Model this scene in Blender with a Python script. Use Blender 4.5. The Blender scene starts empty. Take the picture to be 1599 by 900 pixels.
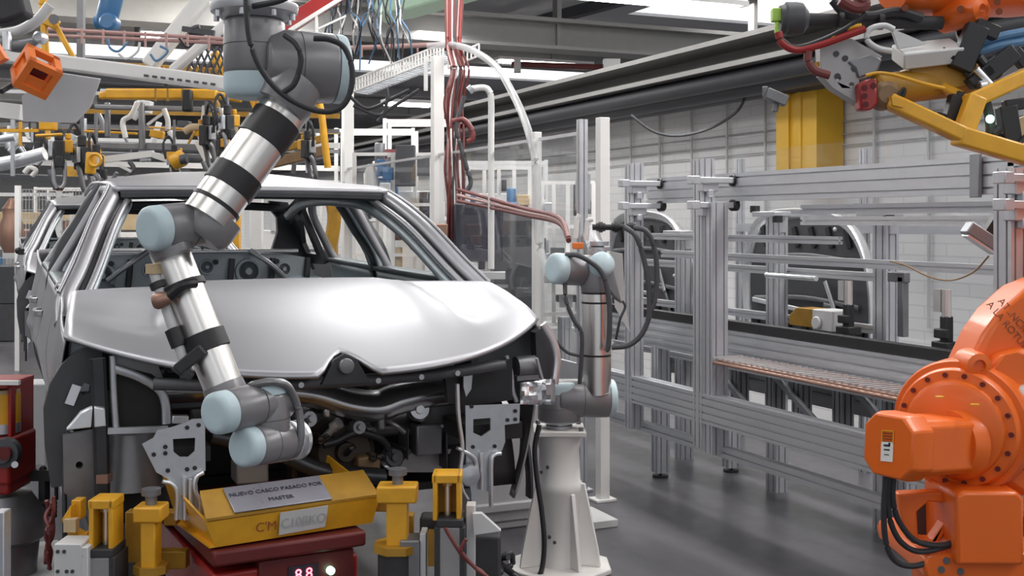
import bpy, bmesh, math, random
from mathutils import Vector, Matrix, Euler
from mathutils.geometry import tessellate_polygon
V = Vector
random.seed(7)
C = bpy.context.scene.collection
PI = math.pi
# ---------------------------------------------------------------- camera numbers (1599 x 900 frame)
FPX, UC, VH, HCAM = 1800.0, 800.0, 345.0, 1.6
YAW = math.atan(790.0 / 1800.0)
SY, CY = math.sin(YAW), math.cos(YAW)

def at(u, v, d):
    """point seen at (u, v) at depth d metres in front of the camera"""
    t = (u - UC) / FPX
    return V(((CY * t + SY) * d, (CY - SY * t) * d, HCAM + (VH - v) / FPX * d))
def atX(u, v, X):
    t = (u - UC) / FPX
    return at(u, v, X / (CY * t + SY))
def atY(u, v, Y):
    t = (u - UC) / FPX
    return at(u, v, Y / (CY - SY * t))
RV, FV, UV_ = V((CY, -SY, 0)), V((SY, CY, 0)), V((0, 0, 1))   # view right / forward / up as directions
CARX, CARY, CARZ = 1.06, 3.75, 0.20
def lc(u, v, yl):
    """car-body coordinates of a point at (u, v) lying on the body's plane y = yl"""
    return atY(u, v, CARY + yl) - V((CARX, CARY, CARZ))

# ---------------------------------------------------------------- materials
MATS = {}
def mat(name, col, rough=.5, metal=0., noise=.0, scale=8., bump=0., emit=None, es=0., coat=0., stretch=None, rvar=.08, alpha=None):
    m = bpy.data.materials.new(name); m.use_nodes = True
    nt = m.node_tree; b = nt.nodes['Principled BSDF']
    b.inputs['Base Color'].default_value = (*col, 1); b.inputs['Roughness'].default_value = rough
    b.inputs['Metallic'].default_value = metal
    if coat: b.inputs['Coat Weight'].default_value = coat; b.inputs['Coat Roughness'].default_value = .08
    if emit: b.inputs['Emission Color'].default_value = (*emit, 1); b.inputs['Emission Strength'].default_value = es
    tc = nt.nodes.new('ShaderNodeTexCoord'); mp = nt.nodes.new('ShaderNodeMapping')
    nt.links.new(tc.outputs['Object'], mp.inputs['Vector'])
    if stretch: mp.inputs['Scale'].default_value = stretch
    n = nt.nodes.new('ShaderNodeTexNoise'); n.inputs['Scale'].default_value = scale; n.inputs['Detail'].default_value = 5
    nt.links.new(mp.outputs['Vector'], n.inputs['Vector'])
    if noise:
        r = nt.nodes.new('ShaderNodeMix'); r.data_type = 'RGBA'
        r.inputs['A'].default_value = (*[c * (1 - noise) for c in col], 1)
        r.inputs['B'].default_value = (*[min(1, c * (1 + noise)) for c in col], 1)
        nt.links.new(n.outputs['Fac'], r.inputs['Factor']); nt.links.new(r.outputs['Result'], b.inputs['Base Color'])
    mr = nt.nodes.new('ShaderNodeMapRange'); mr.inputs['To Min'].default_value = max(.02, rough - rvar); mr.inputs['To Max'].default_value = min(1, rough + rvar)
    nt.links.new(n.outputs['Fac'], mr.inputs['Value']); nt.links.new(mr.outputs['Result'], b.inputs['Roughness'])
    if bump:
        bp = nt.nodes.new('ShaderNodeBump'); bp.inputs['Strength'].default_value = bump; bp.inputs['Distance'].default_value = .01
        nt.links.new(n.outputs['Fac'], bp.inputs['Height']); nt.links.new(bp.outputs['Normal'], b.inputs['Normal'])
    MATS[name] = m
    return m
def glass_mat(name, tint=(.95, .96, .97), fac=.12, rough=.02, haze=.0):
    m = bpy.data.materials.new(name); m.use_nodes = True; nt = m.node_tree
    for n in list(nt.nodes): nt.nodes.remove(n)
    out = nt.nodes.new('ShaderNodeOutputMaterial')
    tr = nt.nodes.new('ShaderNodeBsdfTransparent'); tr.inputs['Color'].default_value = (*tint, 1)
    gl = nt.nodes.new('ShaderNodeBsdfGlossy'); gl.inputs['Roughness'].default_value = rough
    df = nt.nodes.new('ShaderNodeBsdfDiffuse'); df.inputs['Color'].default_value = (.85, .86, .88, 1)
    lw = nt.nodes.new('ShaderNodeLayerWeight'); lw.inputs['Blend'].default_value = .12
    fr = nt.nodes.new('ShaderNodeMapRange'); fr.inputs['To Min'].default_value = .03; fr.inputs['To Max'].default_value = .16
    nt.links.new(lw.outputs['Fresnel'], fr.inputs['Value'])
    mx = nt.nodes.new('ShaderNodeMixShader'); nt.links.new(fr.outputs[0], mx.inputs[0])
    nt.links.new(tr.outputs[0], mx.inputs[1]); nt.links.new(gl.outputs[0], mx.inputs[2])
    m2 = nt.nodes.new('ShaderNodeMixShader')
    no = nt.nodes.new('ShaderNodeTexNoise'); no.inputs['Scale'].default_value = 3.
    mr = nt.nodes.new('ShaderNodeMapRange'); mr.inputs['To Min'].default_value = haze * .6; mr.inputs['To Max'].default_value = haze * 1.4
    nt.links.new(no.outputs['Fac'], mr.inputs['Value']); nt.links.new(mr.outputs['Result'], m2.inputs[0])
    nt.links.new(mx.outputs[0], m2.inputs[1]); nt.links.new(df.outputs[0], m2.inputs[2])
    nt.links.new(m2.outputs[0], out.inputs['Surface'])
    MATS[name] = m
    return m

mat('body', (.40, .40, .422), .41, .78, noise=.03, scale=3., rvar=.05, stretch=(1, 1, 1))
mat('body_inner', (.44, .49, .52), .42, .65, noise=.18, scale=9.)
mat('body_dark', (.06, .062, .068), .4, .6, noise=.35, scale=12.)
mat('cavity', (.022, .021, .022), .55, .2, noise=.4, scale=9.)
mat('galv', (.56, .58, .61), .38, .75, noise=.12, scale=30.)
mat('galv_bright', (.82, .83, .85), .3, .8, noise=.08, scale=20.)
mat('steel_mid', (.24, .24, .25), .42, .7, noise=.25, scale=11.)
mat('steel_shiny', (.42, .42, .43), .24, .9, noise=.3, scale=7.)
mat('brushed', (.84, .82, .79), .30, 1., noise=.04, scale=30., rvar=.03)
mat('alu', (.60, .61, .64), .38, .7, noise=.06, scale=25.)
mat('alu_dark', (.30, .31, .33), .42, .7, noise=.1, scale=20.)
mat('robot_grey', (.25, .245, .255), .34, .3, noise=.06, scale=20.)
mat('cap_blue', (.54, .67, .71), .42, 0., noise=.08, scale=20.)
mat('black', (.018, .018, .02), .45, 0., noise=.3, scale=20.)
mat('black_soft', (.035, .035, .038), .65, 0., noise=.3, scale=30.)
mat('rubber', (.03, .03, .034), .5, 0., noise=.3)
mat('charcoal', (.07, .072, .08), .5, .1, noise=.25, scale=12.)
mat('white_paint', (.80, .79, .77), .42, 0., noise=.05, scale=6.)
mat('white_dirty', (.74, .72, .69), .5, 0., noise=.12, scale=9., bump=.05)
mat('grey_paint', (.42, .42, .43), .5, .1, noise=.1, scale=9.)
mat('grey_light', (.62, .62, .62), .5, .1, noise=.08, scale=9.)
mat('grey_block', (.36, .35, .35), .45, .4, noise=.15, scale=14.)
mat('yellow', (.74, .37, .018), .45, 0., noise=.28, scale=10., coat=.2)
mat('yellow_dirty_shaded', (.40, .21, .02), .5, 0., noise=.35, scale=14.)  # dirty yellow, darkened further to paint in shade on the tray lip
mat('yellow_col', (.78, .45, .03), .5, 0., noise=.08, scale=14., stretch=(8, 8, .3))
mat('orange', (.80, .145, .014), .36, 0., noise=.06, scale=6., coat=.12)
mat('orange_lamp', (.80, .19, .03), .45, 0., noise=.1)
mat('red', (.33, .018, .016), .42, 0., noise=.12, scale=8., coat=.2)
mat('red_dark', (.13, .014, .014), .5, 0., noise=.3, scale=9.)
mat('red_cable', (.17, .038, .036), .5, 0., noise=.15)
mat('pink_pipe', (.50, .30, .28), .45, 0., noise=.15)
mat('blue_robot', (.05, .17, .36), .4, 0., noise=.15)
mat('blue_cable', (.10, .22, .38), .5, 0., noise=.15)
mat('green_paint', (.42, .60, .45), .5, 0., noise=.06)
mat('lime', (.45, .72, .12), .5, 0.)
mat('copper', (.34, .20, .15), .4, .6, noise=.2)
mat('brown', (.24, .15, .08), .5, .2, noise=.4, scale=10.)
mat('brown_dark', (.055, .04, .03), .5, .4, noise=.4, scale=10.)
mat('tan', (.55, .42, .25), .6, 0., noise=.2)
mat('light_tube', (1, 1, 1), .5, 0., emit=(1, .98, .95), es=14.)
mat('sky_panel', (1, 1, 1), .5, 0., emit=(.97, .98, 1.), es=1.25)
mat('led_red', (.8, .05, .05), .5, 0., emit=(1, .12, .16), es=6.)
mat('led_green', (.1, .8, .5), .4, 0., emit=(.35, 1, .65), es=5.)
mat('screen', (.03, .03, .045), .25, 0., noise=.2, coat=.3)
mat('label_white', (.82, .80, .76), .5)
mat('plate_sign', (.30, .29, .33), .3, .35, noise=.12)
mat('ink', (.03, .03, .05), .6)
mat('ink_brown', (.25, .06, .02), .6)
mat('ink_grey', (.36, .36, .36), .6)
glass_mat('perspex', (.97, .975, .98), haze=.014)
glass_mat('hose_clear', (.88, .88, .87), rough=.1, haze=.28)
glass_mat('bag_clear', (.9, .92, .93), rough=.1, haze=.45)

# floor: dark sealed concrete, scuffed
def floor_mat():
    m = mat('floor', (.10, .10, .115), .32, 0.)
    nt = m.node_tree; b = nt.nodes['Principled BSDF']
    tc = nt.nodes.new('ShaderNodeTexCoord'); mp = nt.nodes.new('ShaderNodeMapping'); mp.inputs['Scale'].default_value = (1.6, .35, 1)
    mp.inputs['Rotation'].default_value = (0, 0, .35)
    n1 = nt.nodes.new('ShaderNodeTexNoise'); n1.inputs['Scale'].default_value = 1.5; n1.inputs['Detail'].default_value = 8; n1.inputs['Roughness'].default_value = .62
    nt.links.new(tc.outputs['Object'], mp.inputs['Vector']); nt.links.new(mp.outputs['Vector'], n1.inputs['Vector'])
    cr = nt.nodes.new('ShaderNodeValToRGB')
    cr.color_ramp.elements[0].position = .32; cr.color_ramp.elements[0].color = (.046, .044, .052, 1)
    cr.color_ramp.elements[1].position = .72; cr.color_ramp.elements[1].color = (.125, .12, .132, 1)
    nt.links.new(n1.outputs['Fac'], cr.inputs['Fac']); nt.links.new(cr.outputs['Color'], b.inputs['Base Color'])
floor_mat()
# painted block wall
def wall_mat():
    m = mat('wall', (.74, .74, .745), .55, 0.)
    nt = m.node_tree; b = nt.nodes['Principled BSDF']
    tc = nt.nodes.new('ShaderNodeTexCoord'); mp = nt.nodes.new('ShaderNodeMapping')
    sep = nt.nodes.new('ShaderNodeSeparateXYZ'); cmb = nt.nodes.new('ShaderNodeCombineXYZ')
    nt.links.new(tc.outputs['Object'], sep.inputs[0])
    nt.links.new(sep.outputs['Y'], cmb.inputs['X']); nt.links.new(sep.outputs['Z'], cmb.inputs['Y'])
    br = nt.nodes.new('ShaderNodeTexBrick'); br.inputs['Scale'].default_value = 1.
    br.inputs['Brick Width'].default_value = .42; br.inputs['Row Height'].default_value = .09; br.inputs['Mortar Size'].default_value = .006
    br.inputs['Color1'].default_value = (.80, .80, .80, 1); br.inputs['Color2'].default_value = (.78, .78, .785, 1); br.inputs['Mortar'].default_value = (.68, .68, .69, 1)
    nt.links.new(cmb.outputs[0], br.inputs['Vector']); nt.links.new(br.outputs['Color'], b.inputs['Base Color'])
    bp = nt.nodes.new('ShaderNodeBump'); bp.inputs['Strength'].default_value = .3; bp.inputs['Distance'].default_value = .006; bp.invert = True
    nt.links.new(br.outputs['Fac'], bp.inputs['Height']); nt.links.new(bp.outputs['Normal'], b.inputs['Normal'])
wall_mat()

# ---------------------------------------------------------------- mesh collector
def frame_of(d, up=None):
    d = d.normalized()
    up = V(up) if up is not None else (V((0, 0, 1)) if abs(d.z) < .95 else V((0, 1, 0)))
    s = d.cross(up)
    if s.length < 1e-6: s = d.cross(V((1, 0, 0)))
    s.normalize()
    return s, s.cross(d).normalized()
def smooth_path(pts, n=6):
    pts = [V(p) for p in pts]
    if len(pts) < 3: return pts
    out = []
    P = [pts[0] * 2 - pts[1]] + pts + [pts[-1] * 2 - pts[-2]]
    for i in range(1, len(P) - 2):
        a, b, c, d = P[i - 1:i + 3]
        for k in range(n):
            t = k / n
            out.append(.5 * ((2 * b) + (c - a) * t + (2 * a - 5 * b + 4 * c - d) * t * t + (3 * b - a - 3 * c + d) * t ** 3))
    return out + [pts[-1]]
class MB:
    def __init__(s): s.v = []; s.f = []
    def add(s, vs, fs):
        o = len(s.v); s.v += [V(p) for p in vs]; s.f += [[i + o for i in f] for f in fs]; return s
    def box(s, c, size, M=None):
        hx, hy, hz = [q / 2 for q in size]; c = V(c)
        vs = [V((x, y, z)) for x in (-hx, hx) for y in (-hy, hy) for z in (-hz, hz)]
        if M is not None: vs = [M @ p for p in vs]
        return s.add([c + p for p in vs], [(0, 1, 3, 2), (4, 6, 7, 5), (0, 4, 5, 1), (2, 3, 7, 6), (0, 2, 6, 4), (1, 5, 7, 3)])
    def box2(s, a, b):
        a, b = V(a), V(b); return s.box((a + b) / 2, [abs(q) for q in (b - a)])
    def ring_loft(s, rings, cap=True, closed=True):
        n = len(rings[0]); vs = [p for r in rings for p in r]; fs = []
        for i in range(len(rings) - 1):
            for j in range(n if closed else n - 1):
                k = (j + 1) % n
                fs.append((i * n + j, i * n + k, (i + 1) * n + k, (i + 1) * n + j))
        if cap:
            fs.append(tuple(range(n - 1, -1, -1))); fs.append(tuple((len(rings) - 1) * n + j for j in range(n)))
        return s.add(vs, fs)
    def sweep(s, path, prof, up=None, scale=None):
        """sweep a 2D profile [(side, up)] along a path"""
        path = [V(p) for p in path]; rings = []
        for i, p in enumerate(path):
            d = path[min(i + 1, len(path) - 1)] - path[max(i - 1, 0)]
            a, b = frame_of(d, up); k = scale[i] if scale else 1
            rings.append([p + a * x * k + b * y * k for x, y in prof])
        return s.ring_loft(rings)
    def tube(s, pts, r, seg=10, n=6, up=None, smooth=True):
        path = smooth_path(pts, n) if smooth else [V(p) for p in pts]
        return s.sweep(path, [(r * math.cos(2 * PI * k / seg), r * math.sin(2 * PI * k / seg)) for k in range(seg)], up)
    def bar(s, p0, p1, w, h, up=None):
        return s.sweep([p0, p1], [(-w / 2, -h / 2), (w / 2, -h / 2), (w / 2, h / 2), (-w / 2, h / 2)], up)
    def path_bar(s, pts, w, h, up=None, n=6, smooth=True):
        pts = smooth_path(pts, n) if smooth else pts
        b = min(w, h) * .25
        pr = [(-w / 2 + b, -h / 2), (w / 2 - b, -h / 2), (w / 2, -h / 2 + b), (w / 2, h / 2 - b), (w / 2 - b, h / 2), (-w / 2 + b, h / 2), (-w / 2, h / 2 - b), (-w / 2, -h / 2 + b)]
        return s.sweep(pts, pr, up)
    def cyl(s, p0, p1, r0, r1=None, seg=28, bev=0.):
        p0, p1 = V(p0), V(p1); r1 = r0 if r1 is None else r1; L = (p1 - p0).length; d = (p1 - p0) / L
        pr = [(0, r0), (L, r1)] if not bev else [(0, r0 - bev), (bev * .3, r0 - bev * .3), (bev, r0), (L - bev, r1), (L - bev * .3, r1 - bev * .3), (L, r1 - bev)]
        return s.lathe(p0, d, pr, seg)
    def lathe(s, o, axis, pr, seg=28):
        o = V(o); axis = V(axis).normalized(); a, b = frame_of(axis)
        return s.ring_loft([[o + axis * t + (a * math.cos(2 * PI * k / seg) + b * math.sin(2 * PI * k / seg)) * max(r, 1e-4) for k in range(seg)] for t, r in pr])
    def ball(s, c, r, seg=16):
        return s.lathe(V(c) - V((0, 0, r)), (0, 0, 1), [(r - r * math.cos(PI * i / 10), r * math.sin(PI * i / 10)) for i in range(11)], seg)
    def plate(s, outer, thick, normal, holes=()):
        """flat plate from 3D outline points with holes, extruded by thick along normal"""
        nrm = V(normal).normalized() * thick; loops = [[V(p) for p in outer]] + [[V(p) for p in h] for h in holes]
        tri = tessellate_polygon(loops); flat = [p for l in loops for p in l]; n = len(flat)
        fs = [tuple(t) for t in tri] + [tuple(i + n for i in reversed(t)) for t in tri]
        o = 0
        for l in loops:
            for j in range(len(l)):
                k = (j + 1) % len(l); fs.append((o + j, o + k, o + k + n, o + j + n))
            o += len(l)
        return s.add(flat + [p + nrm for p in flat], fs)
    def grid(s, P, thick=None, nrm=None, keep=None):
        """sheet from a 2D list of points"""
        R, Q = len(P), len(P[0]); vs = [p for r in P for p in r]
        fs = [(i * Q + j, i * Q + j + 1, (i + 1) * Q + j + 1, (i + 1) * Q + j) for i in range(R - 1) for j in range(Q - 1) if keep is None or keep(i, j)]
        return s.add(vs, fs)
    def torus(s, c, axis, R, r, seg=32, rs=8, a0=0., a1=2 * PI):
        a, b = frame_of(V(axis)); c = V(c)
        full = abs(a1 - a0 - 2 * PI) < 1e-6
        pts = [c + (a * math.cos(a0 + (a1 - a0) * k / seg) + b * math.sin(a0 + (a1 - a0) * k / seg)) * R for k in range(seg + 1)]
        return s.tube(pts, r, rs, smooth=False, up=V(axis))
    def build(s, name, m, parent=None, smooth=35, solid=0., soff=-1, bevel=0., sub=0):
        base = parent.matrix_world.translation.copy() if False else (WORLD.get(parent.name, V()) if parent else V())
        vs = s.v; single = parent is None
        if single:
            lo = V([min(p[i] for p in vs) for i in range(3)]); hi = V([max(p[i] for p in vs) for i in range(3)])
            base = V(((lo.x + hi.x) / 2, (lo.y + hi.y) / 2, lo.z))
        me = bpy.data.meshes.new(name); me.from_pydata([p - base for p in vs], [], s.f); me.update()
        bm = bmesh.new(); bm.from_mesh(me); bmesh.ops.recalc_face_normals(bm, faces=bm.faces); bm.to_mesh(me); bm.free()
        for p in me.polygons: p.use_smooth = True
        me.set_sharp_from_angle(angle=math.radians(smooth))
        me.materials.append(MATS[m] if isinstance(m, str) else m)
        o = bpy.data.objects.new(name, me); C.objects.link(o)
        if parent: o.parent = parent
        else: o.location = base
        WORLD[o.name] = base
        if bevel:
            b = o.modifiers.new('bevel', 'BEVEL'); b.width = bevel; b.segments = 2; b.limit_method = 'ANGLE'; b.angle_limit = math.radians(40)
        if solid:
            q = o.modifiers.new('solid', 'SOLIDIFY'); q.thickness = solid; q.offset = soff
        if sub:
            q = o.modifiers.new('sub', 'SUBSURF'); q.levels = sub; q.render_levels = sub
        return o
WORLD = {}
def thing(name, label, cat, loc=(0, 0, 0), group=None):
    o = bpy.data.objects.new(name, None); C.objects.link(o); o.location = loc; WORLD[o.name] = V(loc)
    o.empty_display_size = .1
    o['label'] = label; o['category'] = cat
    if group: o['group'] = group
    return o
def tag(o, label, cat, group=None, kind=None):
    o['label'] = label; o['category'] = cat
    if group: o['group'] = group
    if kind: o['kind'] = kind
    return o
def struct(o, label=None):
    o['kind'] = 'structure'
    if label: o['label'] = label
    return o
KIDS = {}
def copy_tree(o, parent=None):
    c = o.copy(); C.objects.link(c)
    if parent: c.parent = parent
    WORLD[c.name] = WORLD.get(o.name, V())
    for ch in list(o.children): copy_tree(ch, c)
    return c
def dup(o, loc, label, rotz=None, group=None, scale=None):
    c = copy_tree(o); c.location = loc; c['label'] = label
    if rotz is not None: c.rotation_euler = (0, 0, rotz)
    if group: c['group'] = group
    if scale: c.scale = (scale,) * 3
    return c
def text_part(name, body, size, M, m, parent, label=None, ext=.0005):
    cu = bpy.data.curves.new(name, 'FONT'); cu.body = body; cu.size = size; cu.align_x = 'CENTER'; cu.align_y = 'CENTER'; cu.extrude = ext
    tmp = bpy.data.objects.new(name + '_src', cu); C.objects.link(tmp)
    dg = bpy.context.evaluated_depsgraph_get(); me = bpy.data.meshes.new_from_object(tmp.evaluated_get(dg))
    bpy.data.objects.remove(tmp)
    me.transform(Matrix.Translation(-WORLD.get(parent.name, V())) @ M)
    me.materials.clear(); me.materials.append(MATS[m])
    o = bpy.data.objects.new(name, me); C.objects.link(o); o.parent = parent
    return o
def face_M(o, xdir, nrm):
    x = V(xdir).normalized(); z = V(nrm).normalized(); y = z.cross(x).normalized(); x = y.cross(z)
    return Matrix.Translation(o) @ Matrix((x, y, z)).transposed().to_4x4()
def slot_profile(w, h, nw=1, nh=1, slot=.009, dep=.012):
    """aluminium T-slot cross-section as a closed outline"""
    pts = []
    def side(a, b, n, inward):
        a, b = V((*a, 0)), V((*b, 0)); L = (b - a).length; d = (b - a) / L; i = V((*inward, 0))
        pts.append(a)
        for k in range(n):
            c = a + d * L * (k + .5) / n
            pts.extend([c - d * slot / 2, c - d * slot / 2 + i * dep, c + d * slot / 2 + i * dep, c + d * slot / 2])
    side((-w / 2, -h / 2), (w / 2, -h / 2), nw, (0, 1)); side((w / 2, -h / 2), (w / 2, h / 2), nh, (-1, 0))
    side((w / 2, h / 2), (-w / 2, h / 2), nw, (0, -1)); side((-w / 2, h / 2), (-w / 2, -h / 2), nh, (1, 0))
    return [(p.x, p.y) for p in pts]
def extrusion(mb, p0, p1, w, h, nw=1, nh=1, up=None):
    return mb.sweep([p0, p1], slot_profile(w, h, nw, nh), up)
def cable(name, pts, r, m, label, cat='cable', group=None, n=6, seg=8):
    o = MB().tube(pts, r, seg, n).build(name, m, smooth=60)
    return tag(o, label, cat, group)
# ================================================================ the hall
XR, ZC = 6.0, 5.0
XE = 26.
struct(MB().box2((-14, -6, -.1), (XE, 46, 0)).build('floor', 'floor'))
struct(MB().box2((XR, -6, 0), (XR + .3, 46, 3.05)).build('wall_right', 'wall'))
struct(MB().box2((XE, -6, 0), (XE + .3, 46, ZC + .2)).build('wall_far_right', 'grey_light'))
struct(MB().box2((-14, 46, 0), (XE, 46.3, ZC + .2)).build('wall_back', 'grey_light'))
struct(MB().box2((-14.3, -6, 0), (-14, 46, ZC + .2)).build('wall_left', 'grey_light'))
# roof deck with bright strips of roof glazing between the girders
strips = [(-3, -1), (3, 5), (9, 11), (14.3, 16.6), (22.5, 25.5), (30, 33)]
y = -6.; k = 0
cl = MB()
for a, b in strips + [(46, 46)]:
    cl.box2((-14, y, ZC), (XE, a, ZC + .15)); y = b
cl.box2((-14, 14.2, ZC - .02), (9.3, 16.7, ZC + .02))
struct(cl.build('ceiling', 'grey_paint'))
for i, (a, b) in enumerate(strips):
    struct(MB().box2((-14, a, ZC + .05), (XE, b, ZC + .1)).build('window_%d' % (i + 1), 'sky_panel'))
mat('beam_dark', (.17, .165, .16), .55, .1, noise=.12)
mat('beam_pale', (.66, .64, .60), .55, .0, noise=.08)
mat('beam_grey', (.23, .225, .22), .55, .1, noise=.12)
mat('duct_dark', (.05, .052, .06), .5, .2, noise=.3)
for i, (yy, zb, w) in enumerate([(13.2, 3.80, .35), (19.6, 4.5, .3), (28, 4.3, .4), (38, 4.2, .4), (6.5, 4.4, .3)]):
    zt = zb + (.30 if i == 0 else .4)
    for q, (xa, xb, mm) in enumerate(((-14, 1.9, 'beam_pale'), (1.9, XE, 'beam_grey'))):
        m = MB(); m.box2((xa, yy, zb), (xb, yy + .06, zt)); m.box2((xa, yy - w / 2, zb - .04), (xb, yy + w / 2 + .06, zb)); m.box2((xa, yy - w / 2, zt), (xb, yy + w / 2 + .06, zt + .05))
        for k in range(int((xb - xa) / 3)): m.box2((xa + 1.5 + 3 * k, yy - .04, zb), (xa + 1.56 + 3 * k, yy + .1, ZC))
        struct(m.build('beam_cross_%d' % (2 * i + q + 1), mm))
m = MB(); m.box2((5.15, -2, 2.80), (5.98, 46, 2.84)); m.box2((5.5, -2, 2.84), (5.6, 46, 3.0)); m.box2((5.15, -2, 3.0), (5.98, 46, 3.04))
struct(m.build('beam_side', 'beam_dark'))
# long dark duct bundle under the side girder
m = MB()
for (x, z, r) in ((5.28, 2.72, .07), (5.48, 2.69, .09), (5.72, 2.70, .09)):
    m.cyl((x, 2.5, z), (x, 30, z), r, seg=12)
struct(m.build('trim_duct', 'duct_dark'))
# diagonal roof braces
m = MB()
m.bar(at(655, 85, 19), at(1060, -25, 16), .16, .16); m.bar(at(760, 30, 19.2), at(1240, 75, 15.8), .12, .14)
m.bar(at(620, 25, 21), at(1000, 50, 18.5), .1, .12)
struct(m.build('beam_brace', 'duct_dark'))
# wall conduits, vertical and horizontal
m = MB()
for (u, top, bot) in ((985, 180, 300), (1030, 170, 300), (1080, 165, 300), (1135, 158, 300), (1195, 155, 285), (1450, 130, 380), (1365, 170, 280)):
    a = atX(u, top, XR - .03); b = atX(u, bot, XR - .03); m.cyl((a.x, a.y, 2.78), (a.x, a.y, b.z - .6), .013, seg=8)
struct(m.build('trim_conduit', 'grey_light'))
m = MB()
for v in (236, 250, 262):
    a = atX(930, v, XR - .03); m.cyl((a.x, 16, a.z), (a.x, 2, a.z), .006, seg=6)
struct(m.build('trim_pipe', 'grey_paint'))
# yellow column boxed against the wall
a0 = atX(1220, 283, 5.75); a1 = atX(1280, 283, 5.75)
m = MB(); m.box2((5.72, a1.y, a0.z), (5.98, a0.y, 2.79)); m.box2((5.70, a0.y - .16, a0.z), (5.74, a0.y, 2.79)); m.box2((5.71, a1.y + .18, a0.z), (5.74, a1.y + .24, 2.79))
struct(m.build('pillar_yellow', 'yellow_col'))

# ---- tube lights under the roof, then added area lamps
def fixture(name, p, L, along, label, tubes=2, group='tube lights under the roof', w=.28):
    t = thing(name, label, 'light', p, group)
    d = V(along).normalized(); s = V((-d.y, d.x, 0)); M = Matrix((d, s, V((0, 0, 1)))).transposed()
    MB().box(p + V((0, 0, .05)), (L, w, .05), M).build('housing', 'white_paint', t)
    for k in range(tubes):
        q = p + s * (k - (tubes - 1) / 2) * w * .5
        MB().cyl(q - d * L * .46, q + d * L * .46, .022, seg=10).build('tube', 'light_tube', t)
    return t
f = fixture('ceiling_light', at(850, 100, 21), 1.9, (1, 0, 0), 'bright tube light under the roof above the arched hose, beside a red pipe')
fixture('ceiling_light', at(637, 164, 18), .8, (1, 0, 0), 'small bright tube light glimpsed left of the white post behind the cable bundle')
fixture('ceiling_light', at(1020, 4, 12), 2.2, (1, 0, 0), 'bright tube light high under the roof, left of the orange robot gripper')
fixture('ceiling_light', at(252, 56, 14), .5, (1, 0, 0), 'small bright lamp behind the pink cable ladder at upper left')
def area(p, sx, sy, e, rot=(0, 0, 0), col=(1, .985, .96)):
    l = bpy.data.lights.new('added_area_lamp', 'AREA'); l.shape = 'RECTANGLE'; l.size = sx; l.size_y = sy; l.energy = e; l.color = col  # area lamps added to light the hall, no fixtures built for them
    o = bpy.data.objects.new('added_area_lamp', l); C.objects.link(o); o.location = p; o.rotation_euler = rot
    return o
for x in (-6, -1.2, 2.6):
    for yy in (-3.5, .3, 3.6, 7.6, 12.2, 17.4, 24, 32):
        area((x, yy, 4.15), .7, 2.2, {-3.5: 16, .3: 15, 3.6: 24, 7.6: 60}.get(yy, 120))
for yy in (1.5, 4.2, 6.8, 9.5, 13): area((4.75, yy, 3.9), .4, 2.2, 75)  # extra row added to brighten the right wall
for x in (9, 15, 21):
    for yy in (8, 14, 22, 32): area((x, yy, 4.6), .7, 3., 100)  # added to light the space beyond the right wall
w = bpy.data.worlds.new('World'); bpy.context.scene.world = w; w.use_nodes = True
w.node_tree.nodes['Background'].inputs[0].default_value = (.92, .95, 1, 1); w.node_tree.nodes['Background'].inputs[1].default_value = .70

# ---- camera
cam = bpy.data.cameras.new('Camera'); co = bpy.data.objects.new('Camera', cam); C.objects.link(co)
cam.sensor_width = 36; cam.lens = 36 * FPX / 1599; cam.shift_y = -(450 - VH) / 1599; cam.shift_x = (799.5 - UC) / 1599
co.location = (0, 0, HCAM); co.rotation_euler = (PI / 2, 0, -YAW); cam.clip_start = .05; cam.clip_end = 200
bpy.context.scene.camera = co
sc = bpy.context.scene
sc.view_settings.view_transform = 'Standard'; sc.view_settings.look = 'None'; sc.view_settings.gamma = 1; sc.view_settings.exposure = 0
try: sc.cycles.transparent_max_bounces = 24
except Exception: pass
# ================================================================ the body-in-white (built in its own coordinates, front at y = 0)
def sm(x): x = max(0., min(1., x)); return x * x * (3 - 2 * x)
def lerp(a, b, t): return a + (b - a) * t
HN = 64; HW = 30
def hood_pt(s, w, flat=False):
    a = abs(s)
    yf = .015 + .40 * a ** 2.7; zf = .885 + .125 * a ** 2.3
    w0 = 0.
    x = s * lerp(.885, .835, w)
    if not flat and abs(x) < .098: w0 = .135 * max(0., 1 - (abs(x) / .098) ** 1.4)
    w = w0 + (1 - w0) * w
    x = s * lerp(.885, .835, w)
    yr = 1.0 - .16 * s * s; zr = 1.152 - .012 * s * s
    g = 1 - (1 - w) ** 1.75
    z = zf + (zr - zf) * g; y = yf + (yr - yf) * w
    xc = .47 + .13 * (1 - w)
    z -= .042 * sm((abs(x) - xc) / .022) * sm((w - .18) / .3) * (1 - .9 * sm((w - .72) / .28)) * (1 - .8 * sm((abs(x) - xc - .03) / .24))
    z += .010 * sm((.46 - abs(x)) / .1) * sm(w / .4)
    if w < .03: z -= .002 * (1 - w / .03) ** 2
    return V((x, y, z))
def belt(y): return 1.125 + .03 * sm((y - 1.) / 3.)
def flank_x(y, z):
    """half width of the body side"""
    t = (z - .3) / .83
    x = .80 + .115 * math.sin(min(1., max(0., t)) * PI * .62) ** .8 - .04 * sm((z - .85) / .3)
    x += .018 * math.exp(-((z - .80) / .03) ** 2) * sm((y - 1.2) / .4)
    if y > 3.2: x += .02 * sm((y - 3.2) / .4) - .12 * sm((y - 3.7) / .6)
    if y < 1.0: x -= .05 * sm((.6 - y) / .4)
    return x
def arch(y, z): return (y - .86) ** 2 + (z - .33) ** 2 < .365 ** 2 or (y - 3.48) ** 2 + (z - .33) ** 2 < .365 ** 2
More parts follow.
